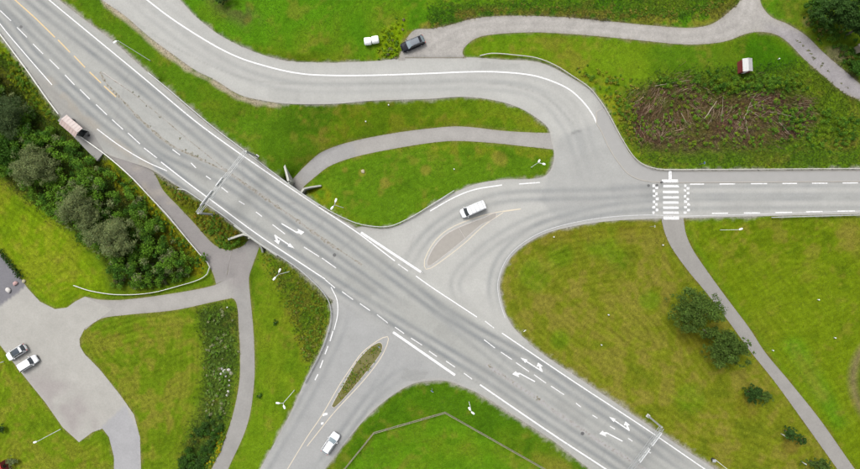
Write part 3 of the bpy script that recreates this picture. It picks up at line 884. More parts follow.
for k, y in enumerate((186.2,192,197.4,202.5,207.7,212.7)):
    patch('crossing_stripe', [(663+random.uniform(-.3,.3),y-1.2),(678.5+random.uniform(-.4,.4),y-1.15),(679+random.uniform(-.4,.4),y+1.15),(663.2,y+1.2)], M_worn if k == 1 else M_dash, 0.038, road)
patch('crossing_edge', [(662,179.5),(678,179.5),(678,182.6),(662,182.6)], M_worn, 0.16, road)
patch('crossing_edge', [(663.5,216.6),(679,216.6),(679,219.6),(663.5,219.6)], M_worn, 0.038, road)
for x0 in (652.6, 684.0):
    for r in range(11):
        for c in range(2):
            if (r + c) % 2 == 0:
                x, y = x0 + c*2.9, 184.3 + r*2.72
                x += random.uniform(-.3,.3); y += random.uniform(-.25,.25); a_, b_ = random.uniform(2.1,2.9), random.uniform(1.9,2.6)
                patch('hump_check', [(x,y),(x+a_,y+random.uniform(-.3,.3)),(x+a_+random.uniform(-.3,.3),y+b_),(x,y+b_)], random.choice([M_white, M_dash, M_worn]), 0.038, road)
patch('tactile_strip', [(668.6,171),(671.6,171),(671.6,179.3),(668.6,179.3)], M_worn, 0.1605, road)
# yellow outlines round the two islands
ribbon('island_line', [(288,468),(307,437),(321,416.5),(340,384),(351,367.6),(361.7,353),(374,343),(383,337.5),(387.5,336.5),(388.5,339),(387,345),(380,359),(363.5,380.5),(338,408),(331,416),(307,446)], 0.16, M_cream, parent=road)
ribbon('island_line', [(250,535),(288,468)], 0.16, M_cream, parent=road)
ribbon('island_line', [(519.6,209),(505,210.8),(480,216.3),(458,224.4),(443.6,232.6),(432.7,244),(424.5,260),(424.3,266),(426,269.3),(431,268),(447,257),(465.3,242.5),(483.4,226),(503,212.6)], 0.17, M_cream, parent=road)
ribbon('island_line', [(503,211.6),(521,208.9)], 0.22, M_cream, parent=road)
for q in ([(322.5,413.5),(327.5,412.5),(327.5,414.5),(323,416)], [(321,422.5),(323.5,422),(323.5,424),(321,424.5)]):
    patch('paint_mark', q, M_worn, 0.038, road)
# manhole covers set in the asphalt
for (x, y, r) in [(648.5,185.6,0.28),(657,185.2,0.26),(334.5,255,0.36),(582.5,433.3,0.36),(21,27,0.3)]:
    c = W(x, y, 0.036)
    mb = MB(); mb.rings([[(c[0]+r*k*math.cos(a), c[1]+r*k*math.sin(a), z) for a in [2*math.pi*i/18 for i in range(18)]] for k, z in ((1,.02),(1,.04),(.85,.044))], True)
    mb.build('manhole_cover', M_iron, road)

# sheet with a raised kerb: traffic islands, pavement
def raised(name, poly, hgt, kerb_w, mat_top, mat_kerb, label=None, cat=None, kind=None, zbase=0.0):
    poly = np.asarray(poly, float)
    P = np.array([W(a, b, zbase)[:2] for a, b in poly])
    if sum(P[i-1][0]*P[i][1]-P[i][0]*P[i-1][1] for i in range(len(P))) < 0: P = P[::-1]
    T = np.roll(P, -1, 0) - np.roll(P, 1, 0); T /= np.linalg.norm(T, axis=1)[:, None] + 1e-9
    N = np.stack([-T[:, 1], T[:, 0]], 1)
    I = P + N*kerb_w; I2 = P + N*0.03
    if kind:
        root = obj(name, [(0, 0, -0.01), (0.01, 0, -0.01), (0, 0.01, -0.01)], [(0, 1, 2)], mat_top)
    n = len(P)
    k = MB()
    R = [[(*p, zbase) for p in P], [(*p, zbase+hgt-.03) for p in P], [(*p, zbase+hgt) for p in I2], [(*p, zbase+hgt) for p in I], [(*p, zbase+hgt-.05) for p in I]]
    k.rings(R, False)
    top = [(*p, zbase+hgt-.025) for p in I]
    return k, top
def island(label, poly, hgt, kw, mat):
    k, top = raised('x', poly, hgt, kw, None, None)
    t = thing('traffic_island', label, 'traffic island', (0, 0, 0))
    k.build('kerb', M_kerb, t); return t, top
M_kerb = simple('kerb_stone', (0.33, 0.31, 0.29), 0.9, 0, 0.2, 2.0)
M_paving = simple('island_paving', alb(180,175,167), 0.95, 0, 0.10, 1.2)
M_islsoil = simple('island_soil', alb(124,120,70), 0.98, 0, 0.35, 1.6, bump=0.5)
M_meddirt = seam_mat('median_surface', alb(186,182,175), alb(176,171,162), alb(146,139,120), 1.4)
M_dirtseam = seam_mat('dirt_in_joint', alb(184,183,182), alb(168,163,152), alb(128,120,100), 2.2)
M_dirtdark = seam_mat('dark_joint_dirt', alb(184,182,178), alb(166,161,148), alb(124,117,96), 2.0)
M_dirtfaint = seam_mat('faint_joint_dirt', alb(186,185,185), alb(180,178,175), alb(160,155,146), 1.4)

ISL_S = smooth([(380.7,342),(383,346),(380,355),(369,369.5),(347,395.5),(334,408),(331.3,406),(343.5,384),(356,362),(369,347.7),(376,343)], True, 2)
t, top = island('narrow weedy earth island between the lanes of the southwest side road', ISL_S, 0.12, 0.14, None)
obj('soil_bed', top, [tuple(range(len(top)))], M_islsoil, t)
ISL_E = smooth([(427,265.5),(427.5,259),(435,245),(446,234),(460,226.5),(481,218.5),(497,214.5),(481,225.5),(463.5,240.5),(446,254.5),(431,265.5)], True, 2)
t, top = island('teardrop paved island beside the white van at the junction', ISL_E, 0.06, 0.16, None)
obj('paving', top, [tuple(range(len(top)))], M_paving, t)
_a, _b = W(458,226.5,0.045), W(465,238,0.045)
MB().tube((_a[0], _a[1], 0.03), (_b[0], _b[1], 0.03), 0.05).build('joint', M_kerb, t)
MEDW = smooth([(101,72.5),(110,77),(130,91),(150,107),(175,128),(193,143),(222,166.5),(224,170),(196,157),(170,144.5),(142,121),(124,102),(106,83)], True, 3)
t, top = island('long grey median with weeds in its joints on the northwest highway', MEDW, 0.05, 0.12, None)
obj('paving', top, [tuple(range(len(top)))], M_meddirt, t)
ribbon('dirt_seam', [(100,72),(106,83),(124,102),(142,121),(170,144.5),(196,157),(224,170.5)], 0.36, M_dirtdark, 0.052, road, jit=1.2)
ribbon('dirt_seam', [(102,73),(130,91.5),(150,107.5),(175,128.5),(193,143.5),(222,167)], 0.14, M_dirtseam, 0.052, road, jit=1.0)
ribbon('dirt_seam', [(222,168),(240,180.5),(260,194.5),(280,208.5),(302,224),(320,237),(337,249)], 0.55, M_dirtseam, 0.036, road, jit=0.9)
ribbon('dirt_seam', [(335,247),(350,257),(362,265)], 0.3, M_dirtseam, 0.0365, road, jit=0.9)
ribbon('dirt_seam', [(486,364),(505,377),(522,388.5),(539,399.5),(555,411.5),(580,428),(605,445),(630,460),(665,484)], 0.75, M_dirtfaint, 0.036, road, jit=0.5)
# pavement north of the eastern road
PAVE = np.vstack([smooth([(596,124),(601,132),(609,149),(621,167),(631,176.5),(645,181.3),(662,182.8),(690,183),(929,181.5)]),
                  [(929,170),(700,171),(660,170.6),(649,168.3),(638,162.5),(629,152.5),(619,135.5),(611,118.5),(603,108),(596,112)]])
k, top = raised('x', PAVE, 0.12, 0.16, None, None)
pv = obj('pavement', top, [tuple(range(len(top)))], simple('pavement_asphalt', alb(179,178,175), 0.92, 0, 0.07, 0.8))
pv['kind'] = 'structure'
k.build('kerb', simple('pale_kerb', alb(196,190,180), 0.9, 0, 0.12, 2.0), pv)

# ---------------------------------------------------------------- underpass bridge
br = thing('road_bridge', 'concrete underpass bridge carrying the highway over the footpath', 'bridge', (0, 0, 0))
def prism(name, px_pts, z0, z1, mat, parent, zp=0.0):
    v = [W(a, b, zp)[:2] for a, b in px_pts]
    if sum(v[i-1][0]*v[i][1]-v[i][0]*v[i-1][1] for i in range(len(v))) < 0: v = v[::-1]
    return MB().rings([[(*p, z0) for p in v], [(*p, z1) for p in v]]).build(name, mat, parent)
prism('deck', [(281,179),(318,205.5),(275,254),(236,226)], -0.75, -0.005, M_conc, br)
def wall(name, pts, thick, parent, mat=None, zbot=None):
    """pts: (px, py, ztop, zbottom) traced along the wall's top"""
    P = np.array([W(a, b, zt)[:2] for a, b, zt, zb in pts])
    T = np.gradient(P, axis=0); T /= np.linalg.norm(T, axis=1)[:, None]
    N = np.stack([-T[:, 1], T[:, 0]], 1)*thick/2
    R = []
    for p, n_, q in zip(P, N, pts):
        R.append([(*(p+n_), q[3]), (*(p-n_), q[3]), (*(p-n_), q[2]), (*(p+n_), q[2])])
    return MB().rings(R).build(name, mat or M_conc, parent)
M_beam = simple('bridge_edge_concrete', (0.31, 0.31, 0.28), 0.9, 0, 0.15, 1.5)
wall('edge_beam', [(280,178.6,.14,-.85),(300,193,.14,-.85),(319,206,.14,-.85)], 0.38, br, M_beam)
wall('edge_beam', [(234,225.2,.14,-.85),(255,240.6,.14,-.85),(277,255.3,.14,-.85)], 0.38, br, M_beam)
for side in ((290.5,180.5,248.2,238.6), (303.8,188.6,260.4,247)):
    wall('abutment', [(side[0], side[1], -.72, ZU-.4), ((side[0]+side[2])/2, (side[1]+side[3])/2, -.72, ZU-.4), (side[2], side[3], -.72, ZU-.4)], 0.35, br)
wall('wing_wall', [(288.3,181,.05,-4.2),(286,172,-.9,-4.2),(283,160.5,-2.2,-4.2)], 0.42, br, M_beam)
wall('wing_wall', [(304,188.5,.0,-4.2),(311,187,-.7,-4.2),(321,185.6,-1.8,-4)], 0.32, br, M_beam)
wall('wing_wall', [(250,236.2,.05,-4.2),(243,234.2,-.1,-4.2),(236,236.5,-.9,-4.2),(228,239.3,-1.9,-4.2)], 0.40, br, M_beam)
wall('wing_wall', [(259.5,244.5,-.1,-4.2),(261.5,248.5,-1.0,-4.2),(262.5,252.5,-2.0,-4.2)], 0.34, br, M_beam)

# ---------------------------------------------------------------- guard rails
_postme = None
def guardrail(label, pts, mat=M_galv, top=0.72, spacing=4.0, width=0.13, ground_z=None, bot=0.40):
    q = smooth(pts, False, 4)
    zb = np.array([0.0 if ground_z is None else zg(a, b) for a, b in q]) if ground_z != 'mix' else np.array([max(zg(a, b), -9) for a, b in q])
    P = np.array([W(a, b, z+top) for (a, b), z in zip(q[:, :2], zb)])
    root = thing('guard_rail', label, 'guard rail', (0, 0, 0), group='steel guard rails along the roads')
    T = np.gradient(P[:, :2], axis=0); T /= np.linalg.norm(T, axis=1)[:, None] + 1e-9
    N = np.stack([-T[:, 1], T[:, 0]], 1)
    prof = [(-.5, 0), (.15, -.02), (.5, -.30), (.1, -.5), (.5, -.70), (.15, -.98), (-.5, -1.0), (-.15, -.7), (-.45, -.5), (-.15, -.3)]
    h = top - bot
    R = [[(p[0]+n_[0]*a*width, p[1]+n_[1]*a*width, p[2]+b*h) for a, b in prof] for p, n_ in zip(P, N)]
    MB().rings(R).build('rail', mat, root)
    s = np.concatenate([[0], np.cumsum(np.linalg.norm(np.diff(P[:, :2], axis=0), axis=1))])
    global _postme
    if _postme is None:
        mb = MB(); mb.box(-.05, .05, -.06, .06, -1.15, -.06)
        _postme = mesh_data('post', mb.v, mb.f, M_post)
    for d in np.arange(0.4, s[-1], spacing):
        o = bpy.data.objects.new('post', _postme); COL.objects.link(o); o.parent = root
        o.location = tuple(np.interp(d, s, P[:, i]) for i in range(3))
        i = int(np.searchsorted(s, d)); i = min(i, len(T)-1)
        o.rotation_euler = (0, 0, math.atan2(T[i][1], T[i][0]))
        o.location.x -= N[i][0]*0.0; 
    return root
guardrail('steel guard rail northeast of the highway, curving past the grass lens to the white van',
          [(148,72.5),(165,86.5),(195,112),(215,128.5),(245,151),(270,170.2),(303,194),(327,209.3),(345,218.5),(362,224.5),(388,226.3),(410,217.5),(430,205.5),(454,190.5)])
guardrail('pale guard rail above the thicket, running down to the bus shelter', [(-60,-48),(0,34.5),(25,68),(45,96.5),(58,114)], M_railw)
guardrail('long pale guard rail bending round the thicket above the lower path',
          [(80,136.5),(105,154.5),(130,176),(150,197),(168,216),(184,235.5),(200,254.5),(207,262),(209.5,267),(207,274),(199,279.5),(180,285.5),(150,293),(117,294.7),(90,291),(73,285.5)], M_railw, ground_z='mix')
guardrail('guard rail between the sign gantry and the underpass, curving into the side road',
          [(177.5,188.8),(184,189.5),(195,196.5),(222,214.8),(243,230.8),(259,242.8),(295,266.2),(315,283.5),(327,298),(331,311),(329.5,327),(321,351),(304.5,383)])
guardrail('guard rail along the outer bend of the curved road and the eastern pavement',
          [(480,55.5),(492,53.2),(517,55),(537,57.8),(555,64.8),(572,75.3),(590,87.8),(602,102.8),(611,117.5),(620,134.5),(630,151),(638,160.5),(647,165.8),(658,168.8),(682,169.4),(860,168.4),(925,168)], M_railc, width=0.13)
guardrail('short guard rail south of the eastern road', [(772,217.4),(800,216.6),(860,215),(925,213.5)], M_galv, width=0.15)

# ---------------------------------------------------------------- sign gantries
def gantry(label, baseA, topA, baseB, topB, panels, z0=0.0):
    """two posts and a lattice beam; px of bases on the ground and tops as seen"""
    A = np.array(W(*baseA, zg(*baseA))); B = np.array(W(*baseB, zg(*baseB)))
    h = 6.6
    root = thing('sign_gantry', label, 'sign gantry', tuple((A+B)/2), 0, group='sign gantries over the highway')
    o = (A+B)/2
    d = (B-A); L = np.linalg.norm(d[:2]); d = d/np.linalg.norm(d[:2]); d[2] = 0
    ang = math.atan2(d[1], d[0]); root.rotation_euler = (0, 0, ang)
    zt = h
    for s, P in ((-1, A), (1, B)):
        x = s*L/2; zb = P[2]-o[2]
        MB().box(x-.17, x+.17, -.17, .17, zb-.3, zt+.1-o[2], 0.04).build('post', M_galv, root)
        MB().box(x-.35, x+.35, -.35, .35, zb-.25, zb+.12, 0.03).build('base_plate', M_conc, root)
    mb = MB(); x0, x1 = -L/2, L/2
    b = zt - o[2]
    for y in (-.30, .30):
        for z in (b-.35, b+.4):
            mb.box(x0, x1, y-.035, y+.035, z-.035, z+.035)
    mb.build('beam_chord', M_galv, root)
    lat = MB(); n = int(L/0.9)
    for i in range(n):
        u, v = x0+(x1-x0)*i/n, x0+(x1-x0)*(i+1)/n
        sgn = 1 if i % 2 else -1
        for z in (b-.35, b+.4):
            lat.tube((u, -.30*sgn, z), (v, .30*sgn, z), .02, n=5)
        for y in (-.30, .30):
            lat.tube((u, y, b-.35 if i % 2 else b+.4), (v, y, b+.4 if i % 2 else b-.35), .02, n=5)
    lat.build('beam_bracing', M_galv, root)
    for (u0, u1, side, hh) in panels:
        y = side*.42
        p = MB().box(x0+(x1-x0)*u0, x0+(x1-x0)*u1, y-.035, y+.035, b-.55, b-.55+hh*.5, 0.0).build('sign_panel', M_signpanel, root)
        yy = y+side*.041
        MB().box(x0+(x1-x0)*u0+.06, x0+(x1-x0)*u1-.06, min(yy-.004, yy+.004), max(yy-.004, yy+.004), b-.5, b-.6+hh*.5).build('sign_face', M_signblue, p)
    # catwalk
    cw = MB().box(x0+L*0.08, x0+L*0.75, -.2, .2, b+.46, b+.50)
    return root
gantry('lattice sign gantry across the highway by the underpass', (213,214.5), None, (257,156.5), None, [(.10,.34,1,2.2),(.42,.55,1,2.0)])
gantry('lattice sign gantry across the highway at the southeast end by the meadow', (648,415.7), None, (596,486), None, [(.05,.22,1,2.2),(.26,.44,1,2.2),(.55,.75,1,2.0)])

# ---------------------------------------------------------------- street lamps
def lamp(label, base, top, heads, rad=0.075, cat='street lamp', head_l=0.85):
    zb = zg(*base); bx = W(*base, zb)
    r = math.hypot(top[0]-CX, top[1]-CY)/max(1e-6, math.hypot(base[0]-CX, base[1]-CY))
    zt = H - (H-zb)/r
    h = max(5.0, min(13.0, zt - zb))
    rad *= .75; head_l *= .88
    root = thing('street_lamp', label, cat, bx, 0, group='street lamps')
    MB().path([(0,0,-.2),(0,0,.6),(0,0,.62),(0,0,h)], [rad*1.5, rad*1.5, rad, rad*.75], 8).build('pole', M_pole, root, True)
    k = S*(H-zb-h)/H
    for hx, hy in heads:
        e = Vector((hx*k, -hy*k, 0)); Ln = e.length; d = e.normalized(); n = Vector((-d.y, d.x, 0))
        MB().path([(0,0,h-.25), tuple(d*Ln*.4+Vector((0,0,h+.05))), tuple(d*Ln*.8+Vector((0,0,h+.1)))], [.055,.05,.045], 6).build('arm', M_pole, root, True)
        c = d*Ln + Vector((0,0,h+.12))
        R = []
        for u, w_, z0, z1 in ((-.5,.5,-.03,.03),(-.46,.7,-.06,.06),(-.1,1,-.09,.09),(.3,.95,-.08,.08),(.46,.7,-.05,.05),(.5,.4,-.02,.02)):
            ww = .19*w_; p = c + d*u*head_l
            R.append([tuple(p+n*ww*a+Vector((0,0,(z1 if b > 0 else z0)*abs(b)))) for a, b in ((-1,-.4),(-.6,-1),(.6,-1),(1,-.4),(1,.3),(.6,.85),(0,1),(-.6,.85),(-1,.3))])
        hd = MB().rings(R).build('lamp_head', M_head, root, True)
        MB().add([tuple(c+d*.3+n*.12+Vector((0,0,-.094))), tuple(c+d*.3-n*.12+Vector((0,0,-.094))), tuple(c-d*.2-n*.12+Vector((0,0,-.1))), tuple(c-d*.2+n*.12+Vector((0,0,-.1)))], [(0,1,2,3)]).build('lens', M_lens, hd)
    return root
lamp('tall single street lamp on the grass strip beside the curved road', (150.5,61), (119,39), [(-2.5,1.6)])
lamp('twin-headed street lamp beside the highway guard rail above the grass lens', (343.5,207.8), (335,203), [(1.6,-4.6),(-2.2,3)], 0.07)
lamp('twin-headed street lamp on the rough bank below the underpass', (289.5,271.5), (277,271), [(2,-4.2),(-3.4,4)], 0.07)
lamp('twin-headed street lamp on the bank left of the weedy island', (294.5,390), (278.5,399.3), [(-5,-.5),(1.5,3.6)], 0.08)
lamp('twin-headed street lamp beside the fence corner', (469,401.5), (471.5,411.5), [(1.5,1.2),(-1.8,-3)], 0.07)
lamp('street lamp at the tip of the grass lens', (531,167.5), (538.5,163), [(.8,-1.5),(5.5,1.5)], 0.06, head_l=.7)
lamp('single street lamp south of the eastern road near the pedestrian crossing', (720,230), (738.5,226.2), [(2,-.6)], 0.065)
lamp('street lamp with a black base box beside the southeast highway', (714,458.5), (757,478), [(-4,3)], 0.06)
lamp('white street lamp on the lawn below the parking lot', (61,428.8), (36,438.5), [(-2,.6)], 0.085)
lamp('street lamp at the left edge by the parked white cars', (4,361.5), (-22,368), [(2.5,1)], 0.08)
c = G(714,458.5)
t = thing('cabinet', 'small black electrical box at the foot of the southeast lamp', 'cabinet', (c[0]-.35, c[1]-.1, c[2]))
MB().box(-.3, .3, -.25, .25, 0, .8, .03).build('body', M_dark, t); MB().box(-.34, .34, -.29, .29, .8, .86, .02).build('lid', M_galv, t)

# small road signs and marker posts
def roadsign(label, px, py, h, ang, size=0.6, shape='round', face=None):
    c = G(px, py)
    t = thing('road_sign', label, 'road sign', c, math.radians(ang), group='small road signs')
    MB().tube((0,0,-.2), (0,0,h), .035, n=8).build('post', M_galv, t)
    mb = MB(); n = 20 if shape == 'round' else 4
    R = [[(y, size/2*math.cos(2*math.pi*i/n+math.pi/4)*k, h-.1+size/2*math.sin(2*math.pi*i/n+math.pi/4)*k) for i in range(n)] for y, k in ((.04, 1), (.06, 1))]
    mb.rings(R).build('plate', M_signpanel, t)
    R = [[(y, size/2*math.cos(2*math.pi*i/n+math.pi/4)*k, h-.1+size/2*math.sin(2*math.pi*i/n+math.pi/4)*k) for i in range(n)] for y, k in ((.062, .92), (.068, .92))]
    MB().rings(R).build('sign_face', face or M_signblue, t)
    return t
M_face_w = simple('sign_face_white', (.7, .7, .7), .4)
M_face_y = simple('sign_face_yellow', (.6, .42, .03), .4)
roadsign('road sign at the grass edge of the south field below the highway', 432, 388, 2.6, 60, .7, 'round')
roadsign('white sign at the southwest corner of the olive meadow by the highway', 523, 329, 2.4, 130, .8, 'sq', M_face_w)
roadsign('grey sign north of the eastern guard rail', 699, 164.5, 2.5, 180, .7, 'sq')
roadsign('small sign left of the meadow path near the crossing', 650, 226.5, 2.4, 0, .6, 'sq')
roadsign('sign at the south tip of the teardrop island', 422, 271, 2.0, 230, .7, 'round', M_face_w)
roadsign('sign on the north tip of the weedy island', 380, 345.5, 2.0, 60, .6, 'round')
def marker(label, px, py, h=1.0, r=.11, mat=None, cap=None):
    c = G(px, py)
    t = thing('marker_post', label, 'post', c, 0, group='marker posts in the grass')
    MB().path([(0,0,-.1),(0,0,h*.95),(0,0,h)], [r, r, r*.7], 10).build('shaft', mat or M_head, t, True)
    MB().path([(0,0,h),(0,0,h+.06),(0,0,h+.08)], [r*1.25, r*1.25, r*.4], 10).build('cap', cap or M_head, t, True)
for lb, x, y in [('white marker post in the lower grass lens above the van', 454, 169.5), ('white marker post at the north edge of the olive meadow', 553.5, 237),
                 ('white marker post left of the meadow path near the crossing', 662.3, 245), ('white marker post on the upper grass lens below the curved road', 388.7, 105.5),
                 ('white marker post on the upper grass lens above the footpath', 366, 122), ('white marker post in the middle of the olive meadow', 608, 314.5),
                 ('white marker post low in the olive meadow above the arrows', 601, 344.5), ('white marker post in the upper right of the far meadow', 817.5, 299.5),
                 ('white marker post near the dirt bend at the right edge', 834, 337.5), ('white post right of the meadow path below the large trees', 772, 350),
                 ('white marker post on the dark grass beside the red shed', 778, 59.5), ('white marker post in the ditch lawn below the path fork', 228, 307)]:
    marker(lb, x, y, .5, .095)
marker('slim black post at the kerb of the pedestrian crossing', 660.4, 182.4, 1.0, .10, M_dark, M_dark)

# ---------------------------------------------------------------- field fence
def fence():
    root = thing('field_fence', 'low beige wooden fence around the south field', 'fence', (0, 0, 0))
    q = []
    pts = [(312,511),(344,469),(374,432),(445,411.7),(546,469),(600,500)]
    mb = MB(); mb.box(-.06, .06, -.06, .06, -.25, 1.0)
    me = mesh_data('post', mb.v, mb.f, M_wood)
    for a, b in zip(pts[:-1], pts[1:]):
        L = math.hypot(b[0]-a[0], b[1]-a[1])*S; n = max(1, round(L/2.6))
        for i in range(n):
            p = [a[j]+(b[j]-a[j])*i/n for j in (0, 1)]; r = [a[j]+(b[j]-a[j])*(i+1)/n for j in (0, 1)]
            A, B = Vector(G(*p)), Vector(G(*r))
            o = bpy.data.objects.new('post', me); COL.objects.link(o); o.parent = root; o.location = A
            d = (B-A); d.z = 0; d.normalize(); nn = Vector((-d.y, d.x, 0))
            for z, hw, th in ((1.02, .045, .035), (.62, .02, .11), (.32, .02, .11)):
                off = nn*(.08 if th > .05 else 0)
                v = []
                for P in (A, B):
                    for s1, s2 in ((-1,-1),(1,-1),(1,1),(-1,1)):
                        v.append(tuple(P + off + nn*hw*s1 + Vector((0, 0, z + th/2*s2 + random.uniform(-.01, .01)))))
                obj('rail', v, [(3,2,1,0),(4,5,6,7),(0,1,5,4),(1,2,6,5),(2,3,7,6),(3,0,4,7)], M_wood, root)
fence()

# ---------------------------------------------------------------- bus shelter
M_pink = simple('pale_pink_roof', alb(222,206,200)*1.1, .7, 0, .06, 1.5)
M_pink2 = simple('darker_pink_roof', alb(204,182,174)*1.1, .8, 0, .1, 1.5)  # darker pink for one slope of the same roof
M_glassd = simple('dark_glass', (.015, .018, .02), .08, 0, .1, 1, .8)
def shelter():
    hr = 2.55
    c = W(70.5, 126, hr); a = math.atan2(-12.2, 14.5)
    z0 = 0.02
    t = thing('bus_shelter', 'bus shelter with a pale pink pitched roof beside the highway guard rail', 'bus shelter', (c[0], c[1], z0), a)
    L, Wd = 4.1, 2.3
    for x in (-L/2+.25, L/2-.25):
        for y in (-Wd/2+.3, Wd/2-.3):
            MB().box(x-.06, x+.06, y-.06, y+.06, 0, 2.35).build('post', M_railw, t)
    rg = hr+.3
    for s, m in ((1, M_pink), (-1, M_pink2)):
        ys = s*(Wd/2)
        v = [(-L/2, 0, rg), (L/2, 0, rg), (L/2, ys, hr-.1), (-L/2, ys, hr-.1)]
        v += [(x, y, z-.09) for x, y, z in v]
        f = [(0,1,2,3),(7,6,5,4),(0,4,5,1),(1,5,6,2),(2,6,7,3),(3,7,4,0)]
        p = obj('roof_panel', v, f, m, t)
        for k in range(6):
            x = -L/2+.35+k*(L-.7)/5
            e = .012
            obj('batten', [(x-.03,s*.05,rg+e),(x+.03,s*.05,rg+e),(x+.03,ys*.98,hr-.1+e+.005),(x-.03,ys*.98,hr-.1+e+.005),
                           (x-.03,s*.05,rg+e+.03),(x+.03,s*.05,rg+e+.03),(x+.03,ys*.98,hr-.065+e),(x-.03,ys*.98,hr-.065+e)],
                [(3,2,1,0),(4,5,6,7),(0,1,5,4),(1,2,6,5),(2,3,7,6),(3,0,4,7)], m, p)
    MB().tube((-L/2-.02,0,rg+.02),(L/2+.02,0,rg+.02),.06).build('ridge_cap', M_pink, t)
    MB().box(-L/2+.25, L/2-.25, -Wd/2+.24, -Wd/2+.3, .15, 2.2).build('back_panel', M_glassd, t)
    for x in (-L/2+.25, L/2-.25):
        MB().box(x-.03, x+.03, -Wd/2+.3, Wd/2-.3, .1, 2.2).build('end_panel', M_glassd, t)
        MB().box(x-.045, x+.045, -Wd/2+.3, Wd/2-.3, 2.2, 2.3).build('end_frame', M_railw, t)
    b = MB(); b.box(-L/2+.5, L/2-.5, -Wd/2+.35, -Wd/2+.8, .42, .48); b.build('bench', M_wood, t)
    # the platform slab it stands on
    u = Vector((math.cos(a), math.sin(a), 0)); n = Vector((-u.y, u.x, 0)); cc = Vector((c[0], c[1], 0))
    P = [cc+u*x+n*y for x, y in ((-4.2,-1.5),(7.0,-2.6),(7.0,-.3),(2.5,1.2),(-4.2,.9))]
    pl = MB().rings([[(p.x, p.y, -1.6) for p in P], [(p.x, p.y, .045) for p in P]]).build('platform', M_plat, None)
    pl['kind'] = 'structure'
    # litter bin at the open end
    bn = thing('litter_bin', 'dark litter bin at the right end of the bus shelter', 'bin', tuple(cc+u*2.45+n*.25+Vector((0,0,.045))), a)
    MB().path([(0,0,0),(0,0,.75),(0,0,.8)], [.24,.27,.27], 14).build('body', M_dark, bn, True)
    MB().path([(0,0,.8),(0,0,.9),(0,0,.95)], [.29,.27,.1], 14).build('lid', M_iron, bn, True)
M_plat = simple('platform_concrete', alb(160,158,154), .95, 0, .12, 1.2)
shelter()

# ---------------------------------------------------------------- shed, huts, bales, stones
M_roofm = simple('sheet_metal_roof', alb(206,206,204), .45, .1, .06, 2)
M_red = simple('red_boards', (.16, .022, .02), .8, 0, .2, 3)
M_redroof = simple('red_roof', (.42, .03, .03), .6, 0, .12, 3)
M_whitew = simple('white_trim', (.7, .7, .68), .6)
def shed():
    c = W(748.8, 64.4, 2.4 + zg(746, 66)); z0 = zg(746, 66)
    t = thing('garden_shed', 'small dark red shed with a pale metal roof on the mown grass', 'shed', (c[0], c[1], z0), math.radians(3))
    w, d = 0.95, 1.15
    n = 9
    for k in range(n):      # vertical boards
        for (ax, sg) in (('x', -1), ('x', 1), ('y', -1), ('y', 1)):
            if ax == 'x':
                a, b = -d+2*d*k/n+.008, -d+2*d*(k+1)/n-.008
                MB().box(sg*w-.02, sg*w+.02, a, b, .05, 1.95).build('board', M_red, t)
            else:
                if sg < 0 and 3 <= k <= 5: continue
                a, b = -w+2*w*k/n+.008, -w+2*w*(k+1)/n-.008
                MB().box(a, b, sg*d-.02, sg*d+.02, .05, 1.9).build('board', M_red, t)
    MB().box(-w+.03, w-.03, -d+.03, d-.03, 0, 1.9).build('frame', M_wood, t)
    dr = MB().box(-.3, .3, -d-.03, -d+.01, .06, 1.8).build('door', M_whitew, t)
    MB().box(.18, .24, -d-.07, -d-.03, .9, 1.0).build('handle', M_dark, dr)
    for s in (-1, 1):
        v = [(0, -d-.12, 2.42), (0, d+.12, 2.42), (s*(w+.02), d+.12, 2.0), (s*(w+.02), -d-.12, 2.0)]
        v += [(x, y, z-.05) for x, y, z in v]
        p = obj('roof_panel', v, [(0,1,2,3),(7,6,5,4),(0,4,5,1),(1,5,6,2),(2,6,7,3),(3,7,4,0)], M_roofm, t)
        for k in range(5):
            x = s*(w*(k+.5)/5); z = 2.42-.42*(k+.5)/5*w/(w+.02)
            MB().tube((x, -d-.12, z+.012), (x, d+.12, z+.012), .02, n=5).build('seam', M_roofm, p)
    MB().tube((0, -d-.13, 2.43), (0, d+.13, 2.43), .04, n=6).build('ridge_cap', M_roofm, t)
shed()
def hut(name, label, cat, px, py, w, d, h, rot, mroof, mwall, pitch=.5):
    z0 = zg(px, py); c = W(px, py, z0 + h)
    t = thing(name, label, cat, (c[0], c[1], z0), math.radians(rot))
    MB().box(-w/2, w/2, -d/2, d/2, -.1, h-.05).build('wall', mwall, t)
    for s in (-1, 1):
        v = [(-w/2-.2, 0, h+pitch), (w/2+.2, 0, h+pitch), (w/2+.2, s*(d/2+.25), h-.1), (-w/2-.2, s*(d/2+.25), h-.1)]
        v += [(x, y, z-.07) for x, y, z in v]
        p = obj('roof_panel', v, [(0,1,2,3),(7,6,5,4),(0,4,5,1),(1,5,6,2),(2,6,7,3),(3,7,4,0)], mroof, t)
        n = max(3, int(w/.45))
        for k in range(n):
            x = -w/2-.1+(w+.2)*k/(n-1)
            MB().tube((x, s*.03, h+pitch+.01), (x, s*(d/2+.25), h-.09), .025, n=5).build('batten', mroof, p)
    MB().box(-.4, .4, -d/2-.04, -d/2+.01, 0, min(1.9, h-.2)).build('door', M_whitew, t)
    MB().box(w/2-.01, w/2+.03, -.35, .35, h*.45, h*.8).build('window', M_glassd, t)
    return t
hut('playhouse', 'small red-roofed playhouse cut by the lower left corner', 'playhouse', -3.5, 471, 2.6, 2.2, 1.9, 35, M_redroof, M_red)
hut('timber_hut', 'weathered grey timber hut cut by the right edge under the trees', 'hut', 872, 44.5, 4.6, 1.3, 2.1, 18, simple('grey_boards', alb(176,164,156), .9, 0, .15, 3), M_wood, .25)

